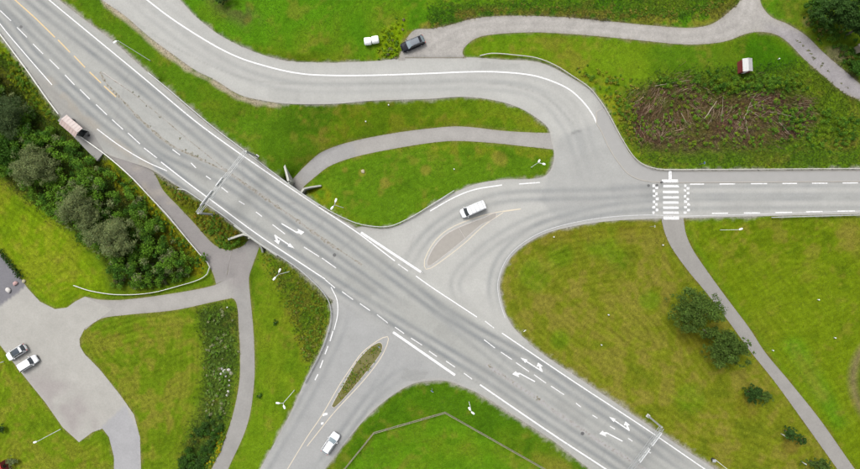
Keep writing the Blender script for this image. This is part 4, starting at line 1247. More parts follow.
M_wrap = simple('white_bale_wrap', (.8, .8, .8), .35, 0, .04, 3)
def bale(px, py, label, ang):
    z0 = zg(px, py); r = .74; c = W(px, py, z0 + r)
    t = thing('hay_bale', label, 'hay bale', (c[0], c[1], z0-.04), ang, group='white wrapped hay bales')
    R = []
    for x, k in ((-.70,.30),(-.70,.80),(-.66,.92),(-.55,1.0),(-.2,1.015),(.2,1.015),(.55,1.0),(.66,.92),(.70,.80),(.70,.30)):
        R.append([(x+.012*math.sin(5*a+x*4), r*k*math.cos(a)*(1+.012*math.sin(7*a)), r+r*k*math.sin(a)*(1-.04*(math.sin(a) < -.6))) for a in [2*math.pi*i/28 for i in range(28)]])
    MB().rings(R).build('wrapped_body', M_wrap, t, True)
    for x in (-.35, 0, .35):
        MB().rings([[(x+dx, r*1.02*math.cos(a), r+r*1.02*math.sin(a)) for a in [2*math.pi*i/28 for i in range(28)]] for dx in (-.012, .012)], False).build('wrap_edge', M_whitew, t)
bale(367.8, 41.4, 'left of the two white wrapped hay bales', .08)
bale(375.2, 39.9, 'right of the two white wrapped hay bales', .15)

def rock(px, py, r, label, mat=None, group='boulders'):
    c = G(px, py)
    o_v = []; n1, n2_ = 7, 10
    sd = random.random()*9
    R = []
    for i in range(n1):
        th = math.pi*(i+.15)/(n1-.7)
        R.append([(r*math.sin(th)*math.cos(a)*(1+.18*math.sin(3*a+sd+i)), r*.85*math.sin(th)*math.sin(a)*(1+.15*math.cos(2*a+sd)), r*.6*math.cos(th)+r*.35) for a in [2*math.pi*k/n2_ for k in range(n2_)]])
    o = MB().rings(R[::-1]).build('boulder', mat or M_stone, None)
    o.location = c; o.rotation_euler = (0, 0, sd)
    return tag(o, label, 'boulder', group)
M_stonep = simple('pinkish_stone', alb(214,176,172), .9, 0, .2, 4); M_stoney = simple('sandy_stone', alb(204,196,160), .9, 0, .2, 4); M_stonew = simple('pale_rubble', alb(214,212,206), .9, 0, .2, 4)
rock(9, 289.8, .62, 'grey boulder on the dark asphalt at the lot corner')
rock(24.3, 281, .42, 'sandy boulder at the end of the hedge row', M_stoney)
rock(16, 283.2, .55, 'pinkish boulder between the grey and sandy boulders', M_stonep)
for i, (x, y, r) in enumerate([(222,368,.34),(225,371,.5),(229,369.5,.42),(231,373,.38),(221,373.5,.28),(226,376,.25),(229,385,.28),(228.5,391,.3),(227,395,.25),(229.5,380,.22)]):
    rock(x, y, r, ['pale rock at the upper left of the rubble heap', 'largest pale rock of the rubble heap', 'pale rock at the upper right of the rubble heap', 'pale rock at the right end of the rubble heap',
                   'small pale rock at the left end of the rubble heap', 'small pale rock at the bottom of the rubble heap', 'pale rock second below the rubble heap', 'pale rock third below the rubble heap',
                   'lowest pale rock below the rubble heap', 'tiny pale rock first below the rubble heap'][i], M_stonew, 'pale rocks in the rubble heap')
rock(363, 171.5, .42, 'buff stone slab in the lower grass lens', M_stoney)

# ---------------------------------------------------------------- vehicles
def paint(name, col, rough=.3):
    m = simple(name, col, rough, 0, .02, 2); b = m.node_tree.nodes['Principled BSDF']
    b.inputs['Coat Weight'].default_value = .15; b.inputs['Coat Roughness'].default_value = .1
    b.inputs['Specular IOR Level'].default_value = .25
    return m
M_pw = paint('white_car_paint', (.56, .57, .585)); M_pk = paint('black_car_paint', (.006, .007, .011), .5); M_pk.node_tree.nodes['Principled BSDF'].inputs['Specular IOR Level'].default_value = .08; M_pk.node_tree.nodes['Principled BSDF'].inputs['Coat Weight'].default_value = .03
M_glass = simple('car_glass', (.02, .026, .03), .06, 0, .05, 1, .7)
M_glassl = simple('car_glass_sky_pale', (.16, .2, .22), .1, 0, .05, 1, .8)  # paler glass for windscreens, sky reflection put into the base colour
M_tyre = simple('tyre_rubber', (.02, .02, .02), .85); M_rim = simple('wheel_alloy', (.5, .5, .52), .35, .6)
M_lamp = simple('headlight_glass', (.35, .37, .4), .1); M_tail = simple('tail_light', (.35, .01, .01), .2); M_plate = simple('number_plate', (.7, .7, .7), .5)

def patchgrid(c00, c10, c11, c01, nu, nv, bulge=0.0, bow=0.0):
    """bilinear grid; bulge lifts z in the middle, bow pushes x in the middle of v"""
    V = []; F = []
    c00, c10, c11, c01 = map(Vector, (c00, c10, c11, c01))
    for i in range(nu+1):
        for j in range(nv+1):
            u, v = i/nu, j/nv
            p = c00*(1-u)*(1-v)+c10*u*(1-v)+c11*u*v+c01*(1-u)*v
            p.z += bulge*(1-(2*u-1)**2)*(1-(2*v-1)**2) if bulge else 0
            p.x += bow*(1-(2*v-1)**2)
            V.append(tuple(p))
    for i in range(nu):
        for j in range(nv):
            a = i*(nv+1)+j; F.append((a, a+nv+1, a+nv+2, a+1))
    return V, F

def car(label, px, py, nose, L, Wd, Ht, mat, style='wagon', name='parked_car', cat='car', roofmat=None, group=None, glass=None):
    z0 = (zg(px, py) + .03); c = W(px, py, z0 + .75)
    glass = glass or M_glass
    t = thing(name, label, cat, (c[0], c[1], z0), math.atan2(-nose[1], nose[0]), group)
    hw = Wd/2
    van = style == 'van'
    if van:  top = [.95,1.0,1.05,1.05,1.05,1.05,1.05,1.05,1.0,.92,.82,.7]
    elif style == 'sedan': top = [.72,.86,.93,.95,.94,.93,.92,.90,.86,.80,.70,.58]
    else: top = [.72,.88,.95,.96,.95,.94,.93,.91,.87,.81,.70,.58]
    xs = [-.5,-.488,-.45,-.36,-.2,0,.18,.32,.41,.465,.492,.5]
    wf = [.72,.86,.95,.99,1,1,1,.985,.95,.87,.74,.62]
    R = []
    for x, w, zt in zip(xs, wf, top):
        lo = .22 + .14*(abs(x) > .47)
        y = hw*w
        half = [(y*.90, lo), (y*.985, lo+.14), (y, zt*.62), (y*.985, zt*.84), (y*.93, zt-.02), (y*.80, zt+.015), (y*.4, zt+.035)]
        ring = [(x*L, yy, zz) for yy, zz in half] + [(x*L, 0, zt+.04)] + [(x*L, -yy, zz) for yy, zz in half[::-1]]
        R.append(ring)
    body = MB().rings(R, True).build('body', mat, t, True)
    zb = 1.02 if van else .92
    # greenhouse
    if van:    xf, xr, tf, tr, wb, wt = .335*L, -.485*L, .20*L, -.475*L, hw*.93, hw*.82
    elif style == 'sedan': xf, xr, tf, tr, wb, wt = .235*L, -.36*L, .07*L, -.20*L, hw*.88, hw*.66
    elif style == 'hatch': xf, xr, tf, tr, wb, wt = .30*L, -.475*L, .18*L, -.345*L, hw*.90, hw*.74
    else:      xf, xr, tf, tr, wb, wt = .235*L, -.47*L, .075*L, -.37*L, hw*.89, hw*.70
    zr = Ht-.05
    A = lambda x, y, z: (x, y, z)
    bow = .12
    V, F = patchgrid(A(xf,-wb,zb), A(tf,-wt,zr), A(tf,wt,zr), A(xf,wb,zb), 3, 6, 0, bow); obj('windscreen', V, F, glass, t, True)
    V, F = patchgrid(A(tr,-wt,zr), A(xr,-wb,zb), A(xr,wb,zb), A(tr,wt,zr), 3, 6, 0, -bow*.6)
    obj('rear_window' if not van else 'rear_door', V, F, glass if not van else mat, t, True)
    for s in (-1, 1):
        nseg = 3 if not van else 3
        us = [0, .40, .74, 1] if not van else [0, .24, .6, 1]
        for k in range(nseg):
            a, b = us[k], us[k+1]
            g = .012
            lerp = lambda p, q, u: p+(q-p)*u
            xb0, xb1 = lerp(xf, xr, a)-g*L*.4, lerp(xf, xr, b)+g*L*.4; xt0, xt1 = lerp(tf, tr, a)-g*L*.4, lerp(tf, tr, b)+g*L*.4
            v = [(xb0, s*wb, zb), (xb1, s*wb, zb), (xt1, s*wt, zr), (xt0, s*wt, zr)]
            if s < 0: v = v[::-1]
            obj('side_window' if not (van and k > 0) else 'side_panel', v, [(3,2,1,0)], M_glass if not (van and k > 0) else mat, t)
    # pillars and roof
    for s in (-1, 1):
        for (x0, x1) in ((xf, tf), (xr, tr)):
            MB().tube((x0, s*wb*.995, zb-.02), (x1, s*wt*.995, zr+.01), .045, n=6).build('pillar', mat, t, True)
        MB().tube((xf+(xr-xf)*.40, s*wb*.995, zb), (tf+(tr-tf)*.40, s*wt*.995, zr), .035, n=6).build('pillar', M_dark if mat is not M_pw else mat, t, True)
    V, F = patchgrid(A(tf+.03,-wt-.03,zr), A(tr-.03,-wt-.03,zr), A(tr-.03,wt+.03,zr), A(tf+.03,wt+.03,zr), 8, 6, .07, 0)
    V = [(x + (bow if x > 0 else -bow*.6)*(1-(y/(wt+.03))**2)*abs((x-(tf+tr)/2)/((tf-tr)/2+.03))**3, y, z) for x, y, z in V]
    F = [f[::-1] for f in F]
    rf = obj('roof', V, F, roofmat or mat, t, True)
    if roofmat is not None:
        MB().box(tr+.02, tr+.5, -wt*.9, wt*.9, zr+.04, zr+.075, .012).build('spoiler', mat, t)
    # bonnet, lights, trim
    V, F = patchgrid((xf+.13,-hw*.78,zb+.01), (.455*L,-hw*.70,top[9]+.05), (.455*L,hw*.70,top[9]+.05), (xf+.13,hw*.78,zb+.01), 4, 6, .05, .06)
    obj('bonnet', V, [f for f in F], mat, t, True)
    for s in (-1, 1):
        MB().box(.45*L, .486*L, s*hw*.62-.15, s*hw*.62+.15, top[9]-.2, top[9]-.06, .02).build('headlight', M_lamp, t)
        MB().box(-.497*L, -.455*L, s*hw*.74-.14, s*hw*.74+.14, .68, .90, .02).build('tail_light', M_tail, t)
        m = MB().box(xf-.35, xf-.18, s*(hw+.09)-.09, s*(hw+.09)+.09, .92, 1.08, .03).build('wing_mirror', mat, t)
        MB().box(xf-.36, xf-.352, s*(hw+.09)-.07, s*(hw+.09)+.07, .94, 1.06).build('mirror_glass', M_glass, m)
        MB().box(-.2*L, .2*L, s*hw-.012, s*hw+.012, .3, .36).build('sill_trim', M_dark, t)
        for x in (-.30*L, .31*L):
            w = bpy.data.objects.new('wheel', None); COL.objects.link(w); w.parent = t; w.location = (x, s*(hw-.10), .33)
            MB().cyl((0,0,0), (0,1,0), .33, .225, 20).build('tyre', M_tyre, w)
            MB().cyl((0,s*.02,0), (0,1,0), .21, .20, 14).build('rim', M_rim, w)
    MB().box(.485*L, .503*L, -.45, .45, .36, .58, .01).build('grille', M_dark, t)
    MB().box(-.506*L, -.49*L, -.26, .26, .5, .62).build('number_plate', M_plate, t)
    if style == 'wagon':
        for s in (-1, 1):
            MB().tube((tf-.15, s*wt*.92, zr+.08), (tr+.12, s*wt*.92, zr+.08), .022, n=6).build('roof_rail', M_galv if mat is M_pw else M_dark, t)
    if van:
        for x in (.08, -.08, -.24, -.40):
            MB().box(x*L-.03, x*L+.03, -wt*.96, wt*.96, zr+.13, zr+.17).build('roof_bar', M_post, t)
        for s in (-1, 1):
            MB().tube((.12*L, s*wt*.9, zr+.11), (-.44*L, s*wt*.9, zr+.11), .02, n=6).build('roof_rail', M_galv, t)
    return t
M_pano = simple('dark_glass_roof', (.025, .035, .045), .08, 0, .05, 1, .8)
M_greyroof = simple('sky_sheen_glass_roof', (.13, .145, .165), .5, 0, .05, 1, .15)  # black car roof: sky reflection painted in as pale grey
car('white van driving past the teardrop island', 472.7, 209.4, (-23,10), 5.1, 1.95, 1.95, M_pw, 'van', 'van', 'van')
car('white estate car driving down the southwest side road', 330.6, 443, (13,-19.5), 4.6, 1.85, 1.5, M_pw, 'wagon', 'driving_car', glass=M_glassl)
car('black estate car parked on the gravel beside the curved road', 412.7, 43.6, (-21.5,9.2), 4.9, 1.9, 1.5, M_pk, 'wagon', 'parked_car', roofmat=M_greyroof, glass=M_glassl)
car('white car with dark glass roof, nearer the left edge of the parking lot', 16.3, 352.3, (-19.4,12.0), 4.45, 1.82, 1.45, M_pw, 'wagon', 'parked_car', roofmat=M_pano, group='white cars in the parking lot')
car('white car with white roof, right of the dark-roofed car in the parking lot', 27.3, 363.4, (21,-13), 4.6, 1.82, 1.55, M_pw, 'hatch', 'parked_car', group='white cars in the parking lot')
# ---------------------------------------------------------------- vegetation
LEAFG = 1.75
def leaf_geo(cent, rad, n_per, size, col, var=0.35, hue=0.12, upbias=0.35, slim=0.55, seed=0, shell=0.55, flat_=0.8):
    """leaf-sized diamonds spread through clumps; returns verts, quads, colours"""
    r = np.random.default_rng(seed)
    cent = np.asarray(cent, float); rad = np.asarray(rad, float)
    k = np.maximum(6, (n_per*(rad/rad.mean())**1.6).astype(int))
    idx = np.repeat(np.arange(len(cent)), k); n = len(idx)
    d = r.normal(size=(n, 3)); d[:, 2] += upbias; d /= np.linalg.norm(d, axis=1)[:, None]
    rr = rad[idx]*(shell + (1-shell)*r.random(n))*(1+0.18*r.normal(size=n))
    p = cent[idx] + d*rr[:, None]*np.array([1, 1, flat_])
    nrm = d*0.7 + r.normal(size=(n, 3))*0.55 + np.array([0, 0, 0.35]); nrm /= np.linalg.norm(nrm, axis=1)[:, None]
    u = np.cross(nrm, r.normal(size=(n, 3))); u /= np.linalg.norm(u, axis=1)[:, None]
    v = np.cross(nrm, u)
    s = size*(0.6+0.8*r.random(n))[:, None]
    V = np.stack([p+u*s, p+v*s*slim, p-u*s, p-v*s*slim], 1).reshape(-1, 3)
    F = np.arange(4*n).reshape(n, 4)
    clv = 1 + 0.28*(r.random(len(cent))-0.5)
    b = (1 + var*(r.random(n)*2-1))*clv[idx]
    c = np.asarray(col)[None]*b[:, None]
    c = c*(1 + hue*np.stack([r.random(n)*2-1, np.zeros(n), r.random(n)*2-1], 1))
    return V, F, np.repeat(np.clip(c*LEAFG, .003, .7), 4, 0)
def merge(parts):
    V = []; F = []; Cc = []; n = 0
    for v, f, c in parts:
        V.append(v); F.append(f+n); Cc.append(c); n += len(v)
    return np.vstack(V), np.vstack(F), np.vstack(Cc)

WILLOW = alb(124,136,86)*0.9; WILLOWD = alb(86,106,62)*.8; GREEN = alb(100,140,38)*.86; GREEND = alb(68,108,30)*.8; BIRCHL = alb(90,116,46)*.8; DARKL = alb(64,96,38)*.78
def tree(label, px, py, rx, ry, hc, height, col, seed, n_clump=60, n_leaf=150, leaf=.17, slim=.5, name='tree', group=None, bark=None, cat='tree', drop=.8):
    """crown centred on photo pixel (px, py) at hc metres above the ground, rx, ry in pixels"""
    r = np.random.default_rng(seed)
    z0 = zg(px, py)
    for _ in range(3):
        c = np.array(W(px, py, z0+hc)); z0 = z_at(c[0], c[1])
    f = S*(H-z0-hc)/H
    RXm, RYm, RZ = rx*f, ry*f, (height-hc)*1.0
    base = (c[0], c[1], z0)
    t = thing(name, label, cat, base, 0, group)
    d = r.normal(size=(n_clump, 3)); d[:, 2] = np.abs(d[:, 2])*0.9 - .15; d /= np.linalg.norm(d, axis=1)[:, None]
    lob = 1 + .24*np.sin(3*np.arctan2(d[:, 1], d[:, 0])+seed) + .12*np.sin(5*np.arctan2(d[:, 1], d[:, 0])+2*seed)
    q = (.25 + .75*r.random(n_clump)**.6)[:, None]*d*np.array([RXm, RYm, RZ])*drop*lob[:, None]
    cent = q + np.array([0, 0, hc])
    rad = (0.16+.16*r.random(n_clump))*min(RXm, RYm)*1.05
    V, F, Cc = leaf_geo(cent, rad, n_leaf, leaf, col, seed=seed+100, slim=slim, shell=.35)
    # loose sprays that break the outline
    m = max(10, n_clump//2); a = r.random(m)*6.283
    e = np.stack([np.cos(a)*RXm*(.85+.2*r.random(m)), np.sin(a)*RYm*(.85+.2*r.random(m)), hc+RZ*.3*r.normal(size=m)], 1)
    V2, F2, C2 = leaf_geo(e, np.full(m, .10*min(RXm, RYm)+.12), max(8, n_leaf//7), leaf, col, seed=seed+200, slim=slim, shell=.2)
    V, F, Cc = merge([(V, F, Cc), (V2, F2, C2)])
    bigmesh('crown', V, F, M_leaf, Cc, t)
    mb = MB(); tr = max(.08, .03*height)
    mb.path([(0,0,-.3),(.05,0,hc*.35),(0,.06,hc*.7),(0,0,hc+RZ*.3)], [tr*1.3, tr, tr*.75, tr*.3], 8)
    for i in r.choice(n_clump, min(14, n_clump), replace=False):
        s = hc*(.3+.5*r.random()); p1 = cent[i]
        mid = np.array([p1[0]*.5, p1[1]*.5, (s+p1[2])/2+.2])
        mb.path([(0,0,s), tuple(mid), tuple(p1*1.0)], [tr*.5, tr*.32, tr*.1], 5)
    mb.build('trunk', bark or M_bark, t, True)
    return t
tree('grey-green willow in the thicket below the bus shelter', 35, 167, 25, 19, 4.2, 7.5, WILLOW, 3, 80, 190, .15, .32)
tree('grey-green willow beside the lawn, upper of the two touching willows', 79, 209, 22, 21, 4.5, 8, WILLOW, 4, 80, 190, .15, .32)
tree('broad grey-green willow lowest in the thicket', 112, 236, 27, 20, 4.6, 8, WILLOW*1.06, 5, 90, 190, .15, .32)
tree('dark grey-green willow at the left edge above the shelter', 8, 116, 22, 24, 4.2, 7.5, WILLOWD, 6, 70, 180, .15, .35)
tree('dark green tree at the left edge above the lawn', 4, 150, 16, 15, 3.5, 6, GREEND, 7, 50, 150, .16)
tree('broad tree left of the meadow path, larger and upper of the pair', 696, 310, 27, 21, 4.2, 8, BIRCHL, 8, 80, 150, .17, .5, bark=M_birch, drop=.85)
tree('round dark tree left of the meadow path, lower of the pair', 727, 350, 22.5, 17.5, 4.0, 7.5, BIRCHL*.92, 9, 66, 160, .17, .5, bark=M_birch, drop=.85)
tree('thin small tree squeezed between the two large path trees', 710, 332, 14, 11, 2.8, 5, BIRCHL, 10, 26, 80, .15, .5, bark=M_birch)
tree('dark young tree below the two large path trees', 753, 394, 9.5, 10, 1.8, 3.4, DARKL*.9, 12, 28, 150, .14)
tree('paler bush hugging the dark young tree', 763.5, 397, 8, 7, 1.4, 2.4, BIRCHL*1.0, 13, 20, 130, .14, name='bush', cat='bush')
tree('young tree beside a white stake near the path', 790, 433, 8, 6.5, 1.8, 3.2, DARKL, 14, 24, 130, .14)
tree('low bush hugging the staked young tree', 801, 440, 6, 4.6, 1.0, 1.8, DARKL, 15, 14, 110, .13, name='bush', cat='bush')
tree('young tree beside a pale stake at the bottom edge', 816, 464, 15, 7, 1.8, 3.2, BIRCHL*.85, 16, 30, 120, .14)
marker('white stake beside the young tree near the path', 781, 433.5, 1.3, .10)
marker('pale stake beside the young tree at the bottom edge', 801.5, 461.5, 1.3, .10)
tree('dark leafy tree in the top right corner', 842, 12, 26, 19, 4.5, 8.5, DARKL, 17, 80, 170, .18)
tree('dark tree at the right edge above the timber hut', 862, 27, 15, 9, 4, 7, DARKL*.9, 18, 50, 170, .17)
tree('mid green shrub left of the top right trees', 817, 8, 11, 10, 1.8, 3, GREEND, 19, 24, 130, .15, name='bush', cat='bush')
tree('green shrub at the right edge below the timber hut', 858, 66, 9, 9, 1.4, 2.4, GREEND, 20, 20, 110, .15, name='bush', cat='bush')
tree('dark bush at the top edge beside the curved road bend', 222, -4, 12, 7, 1.5, 2.8, DARKL, 21, 20, 120, .15, name='bush', cat='bush')
tree('small dark round bush at the left edge of the lower lawn', 1, 428.5, 4.5, 4.5, .8, 1.5, DARKL, 22, 12, 100, .1, name='bush', cat='bush')
tree('grey-green bush beside the red playhouse', 12, 462, 6, 6, .9, 1.6, WILLOW, 23, 14, 90, .11, name='bush', cat='bush')
tree('single green bush at the rail bend of the thicket', 204, 257, 4, 4, .9, 1.7, GREEN, 24, 10, 90, .12, name='bush', cat='bush')
tree('tiny bush on the mown bank above the twin lamp', 259.5, 395.5, 3, 3, .3, .7, GREEND, 25, 8, 60, .09, name='bush', cat='bush')
tree('tiny bush on the mown bank below the underpass', 275, 322.5, 3, 2.6, .3, .7, GREEND, 26, 8, 60, .09, name='bush', cat='bush')
for i in range(8):
    f = i/7
    tree(['small dark hedge shrub at the left edge above the lot', 'small dark shrub, second of the row by the dark asphalt', 'small dark shrub, third of the row by the dark asphalt', 'small dark shrub, fourth of the row by the dark asphalt',
          'small dark shrub, fifth of the row by the dark asphalt', 'small dark shrub, sixth of the row by the dark asphalt', 'small dark shrub, seventh of the row by the dark asphalt', 'small dark shrub beside the sandy boulder'][i],
         -1+f*21, 251+f*25, 3.4, 2.8, .5, 1.1, DARKL, 40+i, 9, 70, .09, name='hedge_shrub', cat='shrub', group='row of shrubs beside the dark asphalt')

def scatter(poly, n, seed, margin=None):
    r = np.random.default_rng(seed); poly = np.array(poly, float)
    out = []
    a, b = poly.min(0), poly.max(0)
    while len(out) < n:
        p = a + (b-a)*r.random((n*2, 2))
        m = inside(poly, p[:, 0], p[:, 1])
        out += [tuple(x) for x in p[m]]
    return np.array(out[:n])
def undergrowth(name, label, poly, n, hmin, hmax, rmin, rmax, col, leaves, leaf, seed, lip=9.0, cat='thicket', cols=None, slim=.55, onroad=False):
    """a mass of shrubs nobody could count: one object"""
    r = np.random.default_rng(seed)
    m = fill(np.array(poly, float)); dist = blur(m, lip)
    w = np.clip(blur(m, 3)*1.3-.15, 0, 1)*np.clip((fb-.30)*3.2, .12, 1)*(~hard | onroad)
    cdf = np.cumsum(w.ravel()); ii = np.minimum(np.searchsorted(cdf/cdf[-1], r.random(n)), w.size-1)
    P = np.stack([GX.ravel()[ii], GY.ravel()[ii]], 1) + r.random((n, 2)) - .5
    e = np.clip((sample(dist, P[:, 0], P[:, 1])-.4)/.6, 0.05, 1)
    h = hmin + (hmax-hmin)*e*(.5+.5*r.random(n))
    zgv = sample(ZG, P[:, 0], P[:, 1])
    z = zgv + h
    f = S*(H-z)/H
    cent = np.stack([(P[:, 0]-CX)*f, (CY-P[:, 1])*f, z], 1)
    rad = rmin + (rmax-rmin)*r.random(n)*(.4+.6*e)
    if cols is None: cols = [(col, 1.0)]
    parts = []
    lab = r.choice(len(cols), n, p=np.array([w for _, w in cols])/sum(w for _, w in cols))
    for i, (c, _) in enumerate(cols):
        k = lab == i
        if k.sum(): parts.append(leaf_geo(cent[k], rad[k], leaves, leaf, c, seed=seed+i*7, shell=.4, slim=slim))
    V, F, Cc = merge(parts)
    o = bigmesh(name, V, F, M_leaf, Cc); o['kind'] = 'stuff'
    return tag(o, label, cat)
undergrowth('thicket', 'dense green shrub thicket between the lawn and the pale guard rail',
            [(-40,40),(0,82),(22,100),(45,124),(72,143),(92,156),(108,168),(132,192),(158,220),(180,246),(196,266),(186,276),(150,286),(114,288),(108,268),(90,250),(60,222),(30,196),(0,172),(-40,150)],
            820, .6, 3.6, .5, 1.2, GREEN, 120, .15, 61, 8, cols=[(GREEN*1.0, 5), (GREEND*1.1, 5), (GREEN*1.25, 4), (WILLOW, 2)])
undergrowth('undergrowth', 'dark brownish undergrowth at the bottom of the thicket', [(108,256),(135,250),(165,268),(172,280),(150,287),(114,289),(107,272)], 70, .3, 1.0, .35, .7, GREEND, 90, .12, 62, 4,
            cols=[(alb(82,88,54)*.8, 3), (GREEND, 2), (alb(96,82,62)*.8, 1)])
undergrowth('bank_plants', 'yellow-green weeds on the bank inside the pale guard rail',
            [(4,44),(28,78),(56,118),(60,126),(40,114),(14,86),(-4,66)], 90, .1, .5, .25, .5, GREEN, 60, .11, 63, 4, cols=[(alb(128,142,24)*.9, 3), (GREEN, 2)])
undergrowth('bank_flowers', 'yellow flowering weeds on the bank beside the ramp guard rail',
            [(110,166),(132,184),(152,205),(186,243),(204,263),(200,272),(190,262),(160,230),(136,204),(108,178)], 200, .1, .45, .22, .45, GREEN, 60, .10, 64, 4,
            cols=[(alb(146,148,22)*.95, 4), (GREEN*1.1, 6), (alb(170,158,14), 1), (GREEND, 2)])
undergrowth('ditch_plants', 'rank green weeds filling the ditch beside the southern footpath',
            [(203,312),(222,308),(234,316),(235,360),(230,396),(222,428),(206,428),(204,390),(206,345)], 220, .1, .5, .2, .45, GREEN, 45, .10, 65, 4,
            cols=[(alb(112,140,62)*.95, 5), (GREEN*1.1, 3), (alb(156,160,116)*.9, 2)])
undergrowth('dark_hedge', 'dark dense shrubbery at the bottom of the ditch', [(204,416),(224,418),(222,432),(206,462),(196,478),(176,474),(188,446)], 130, .4, 1.4, .4, .8, DARKL*.8, 110, .12, 66, 4,
            cols=[(DARKL*1.0, 3), (GREEND, 2)])
undergrowth('flower_patch', 'bright yellow flowers beside the dark shrubbery and path', [(222,430),(228,432),(218,458),(204,478),(198,476),(210,455)], 80, .1, .4, .2, .35, GREEN, 60, .09, 67, 3,
            cols=[(alb(186,170,24), 2), (alb(140,148,28), 3), (GREEN, 3)])
undergrowth('verge_shrubs', 'band of shrubs and tall grass above the brush field', [(650,78),(700,74),(740,72),(800,78),(812,90),(770,92),(715,93),(690,84),(655,88)], 190, .2, .9, .3, .65, GREEN, 70, .12, 68, 4,
            cols=[(GREEN*.95, 4), (GREEND*1.1, 3), (alb(112,140,30)*.9, 2)])
undergrowth('brush_weeds', 'green weeds growing through the cleared brush', BRUSH, 470, .1, .65, .2, .5, GREEN, 45, .10, 69, 4,
            cols=[(GREEN*1.05, 4), (alb(122,146,36)*.9, 3), (alb(120,122,70)*.85, 2)])
undergrowth('brush_edge_weeds', 'leafy weeds at the right end of the brush field', [(780,108),(820,104),(858,118),(858,148),(800,150),(770,140)], 170, .15, .7, .25, .55, GREEN, 55, .11, 70, 4,
            cols=[(GREEN, 4), (GREEND*1.15, 3), (alb(112,140,30)*.9, 2)])
undergrowth('verge_weeds', 'weeds between the bend guard rail and the brush field', [(575,66),(600,70),(640,86),(634,120),(640,152),(655,164),(640,158),(622,128),(600,92)], 170, .1, .5, .2, .45, GREEN, 45, .10, 71, 3,
            cols=[(alb(140,148,40)*.9, 3), (GREEN*1.05, 4), (alb(150,140,60)*.85, 2)])
undergrowth('gantry_weeds', 'rough weeds on the sliver between ramp and highway', [(154,174),(176,190),(220,217),(246,237),(233,248),(212,239),(182,206)], 170, .1, .55, .2, .5, GREEN, 50, .10, 72, 3,
            cols=[(GREEN*.95, 4), (alb(132,136,34)*.9, 3), (alb(150,128,40)*.85, 1)])
undergrowth('underpass_weeds', 'green weeds beside the southern underpass mouth', [(214,238),(228,240),(246,236),(246,244),(232,249),(222,247)], 60, .1, .5, .2, .5, GREEN, 60, .10, 73, 3)
undergrowth('bank_scrub', 'low brownish scrub on the bank beside the side road rail', [(264,250),(290,268),(312,288),(328,304),(326,330),(314,362),(302,360),(294,320),(270,275)], 230, .05, .3, .15, .35, GREEN, 35, .09, 74, 3,
            cols=[(alb(120,138,40)*1.0, 4), (GREEN*1.05, 5), (alb(142,142,70)*.95, 1)])
undergrowth('bale_weeds', 'bright weeds between the hay bales and the black car', [(377,58),(381,34),(396,20),(408,20),(402,36),(399,56)], 90, .1, .5, .2, .4, GREEN, 50, .10, 75, 3,
            cols=[(alb(138,170,18)*.9, 4), (GREEN, 2), (alb(150,140,110)*.8, 1)])
undergrowth('corner_shrubs', 'shrubs and tall weeds along the lane in the top right corner', [(800,12),(830,18),(860,40),(860,78),(835,50),(812,32)], 150, .1, .7, .25, .6, GREEND, 55, .11, 76, 4, cols=[(GREEND, 4), (GREEN*.9, 3), (alb(130,122,60)*.8, 1)])
undergrowth('meadow_rough', 'brownish rough grass along the lane edge of the north meadow', [(432,30),(470,14),(530,11),(600,15),(680,22),(712,16),(734,-4),(725,-4),(690,8),(600,6),(500,4),(440,14)], 300, .02, .22, .15, .3, GREEN, 25, .09, 77, 3,
            cols=[(alb(140,136,56)*.9, 3), (GREEN*.95, 4)])
undergrowth('island_weeds', 'dry weeds on the narrow island of the side road', [(379,344),(381,348),(369,366),(347,392),(335,404),(345,384),(358,363),(370,349)], 260, .13, .20, .1, .22, GREEN, 22, .07, 78, 2,
            cols=[(alb(130,136,44)*1.0, 4), (alb(128,120,72)*.95, 2), (GREEN*1.0, 3)], onroad=True)

def spots(name, label, pts, cols, seed, rad=.3, leaves=60, h=.08):
    r = np.random.default_rng(seed); c = []; rr = []
    for x, y, s in pts:
        for _ in range(4):
            q = G(x+r.normal()*s*.9, y+r.normal()*s*.6, h); c.append(q); rr.append(rad*s*(.5+.6*r.random()))
    V, F, Cc = leaf_geo(np.array(c), np.array(rr), leaves, .08, cols, seed=seed, shell=.1, flat_=.4)
    o = bigmesh(name, V, F, M_leaf, Cc); o['kind'] = 'stuff'; return tag(o, label, 'weeds')
spots('lane_weeds', 'weed tufts down the middle of the right-hand lane', [(797,41,1),(800,42.7,1),(803,45.5,.9),(808,51,1.2),(811,54,1),(814.5,58.5,1.3),(822,65.5,1.5),(827.5,71.5,1),(842,83.5,1),(847,87.5,.8)], alb(128,130,94), 80, .2, 16, .03)
spots('median_weeds', 'weed tufts in the joints of the northwest median', [(104,80,.5),(108,86,.6),(116,94,.6),(125,103,.5),(139,97,.7),(133,92,.6),(146,106,.6),(180,138,1.0),(196,156,1.0),(192,153,.8),(205,160,.6),(186,150,.7),(168,142,.5),(150,126,.5),(160,117,.6)], alb(150,147,118), 81, .15, 9, .06)
spots('seam_weeds', 'weed tufts in the central joint of the southeast highway', [(491,367,1.0),(489,365,.7),(505,376,.5),(513,382,.5),(539,398.5,1.2),(537,397,.8),(605,445,.6),(628,458,.6)], alb(152,147,126), 82, .18, 9, .05)

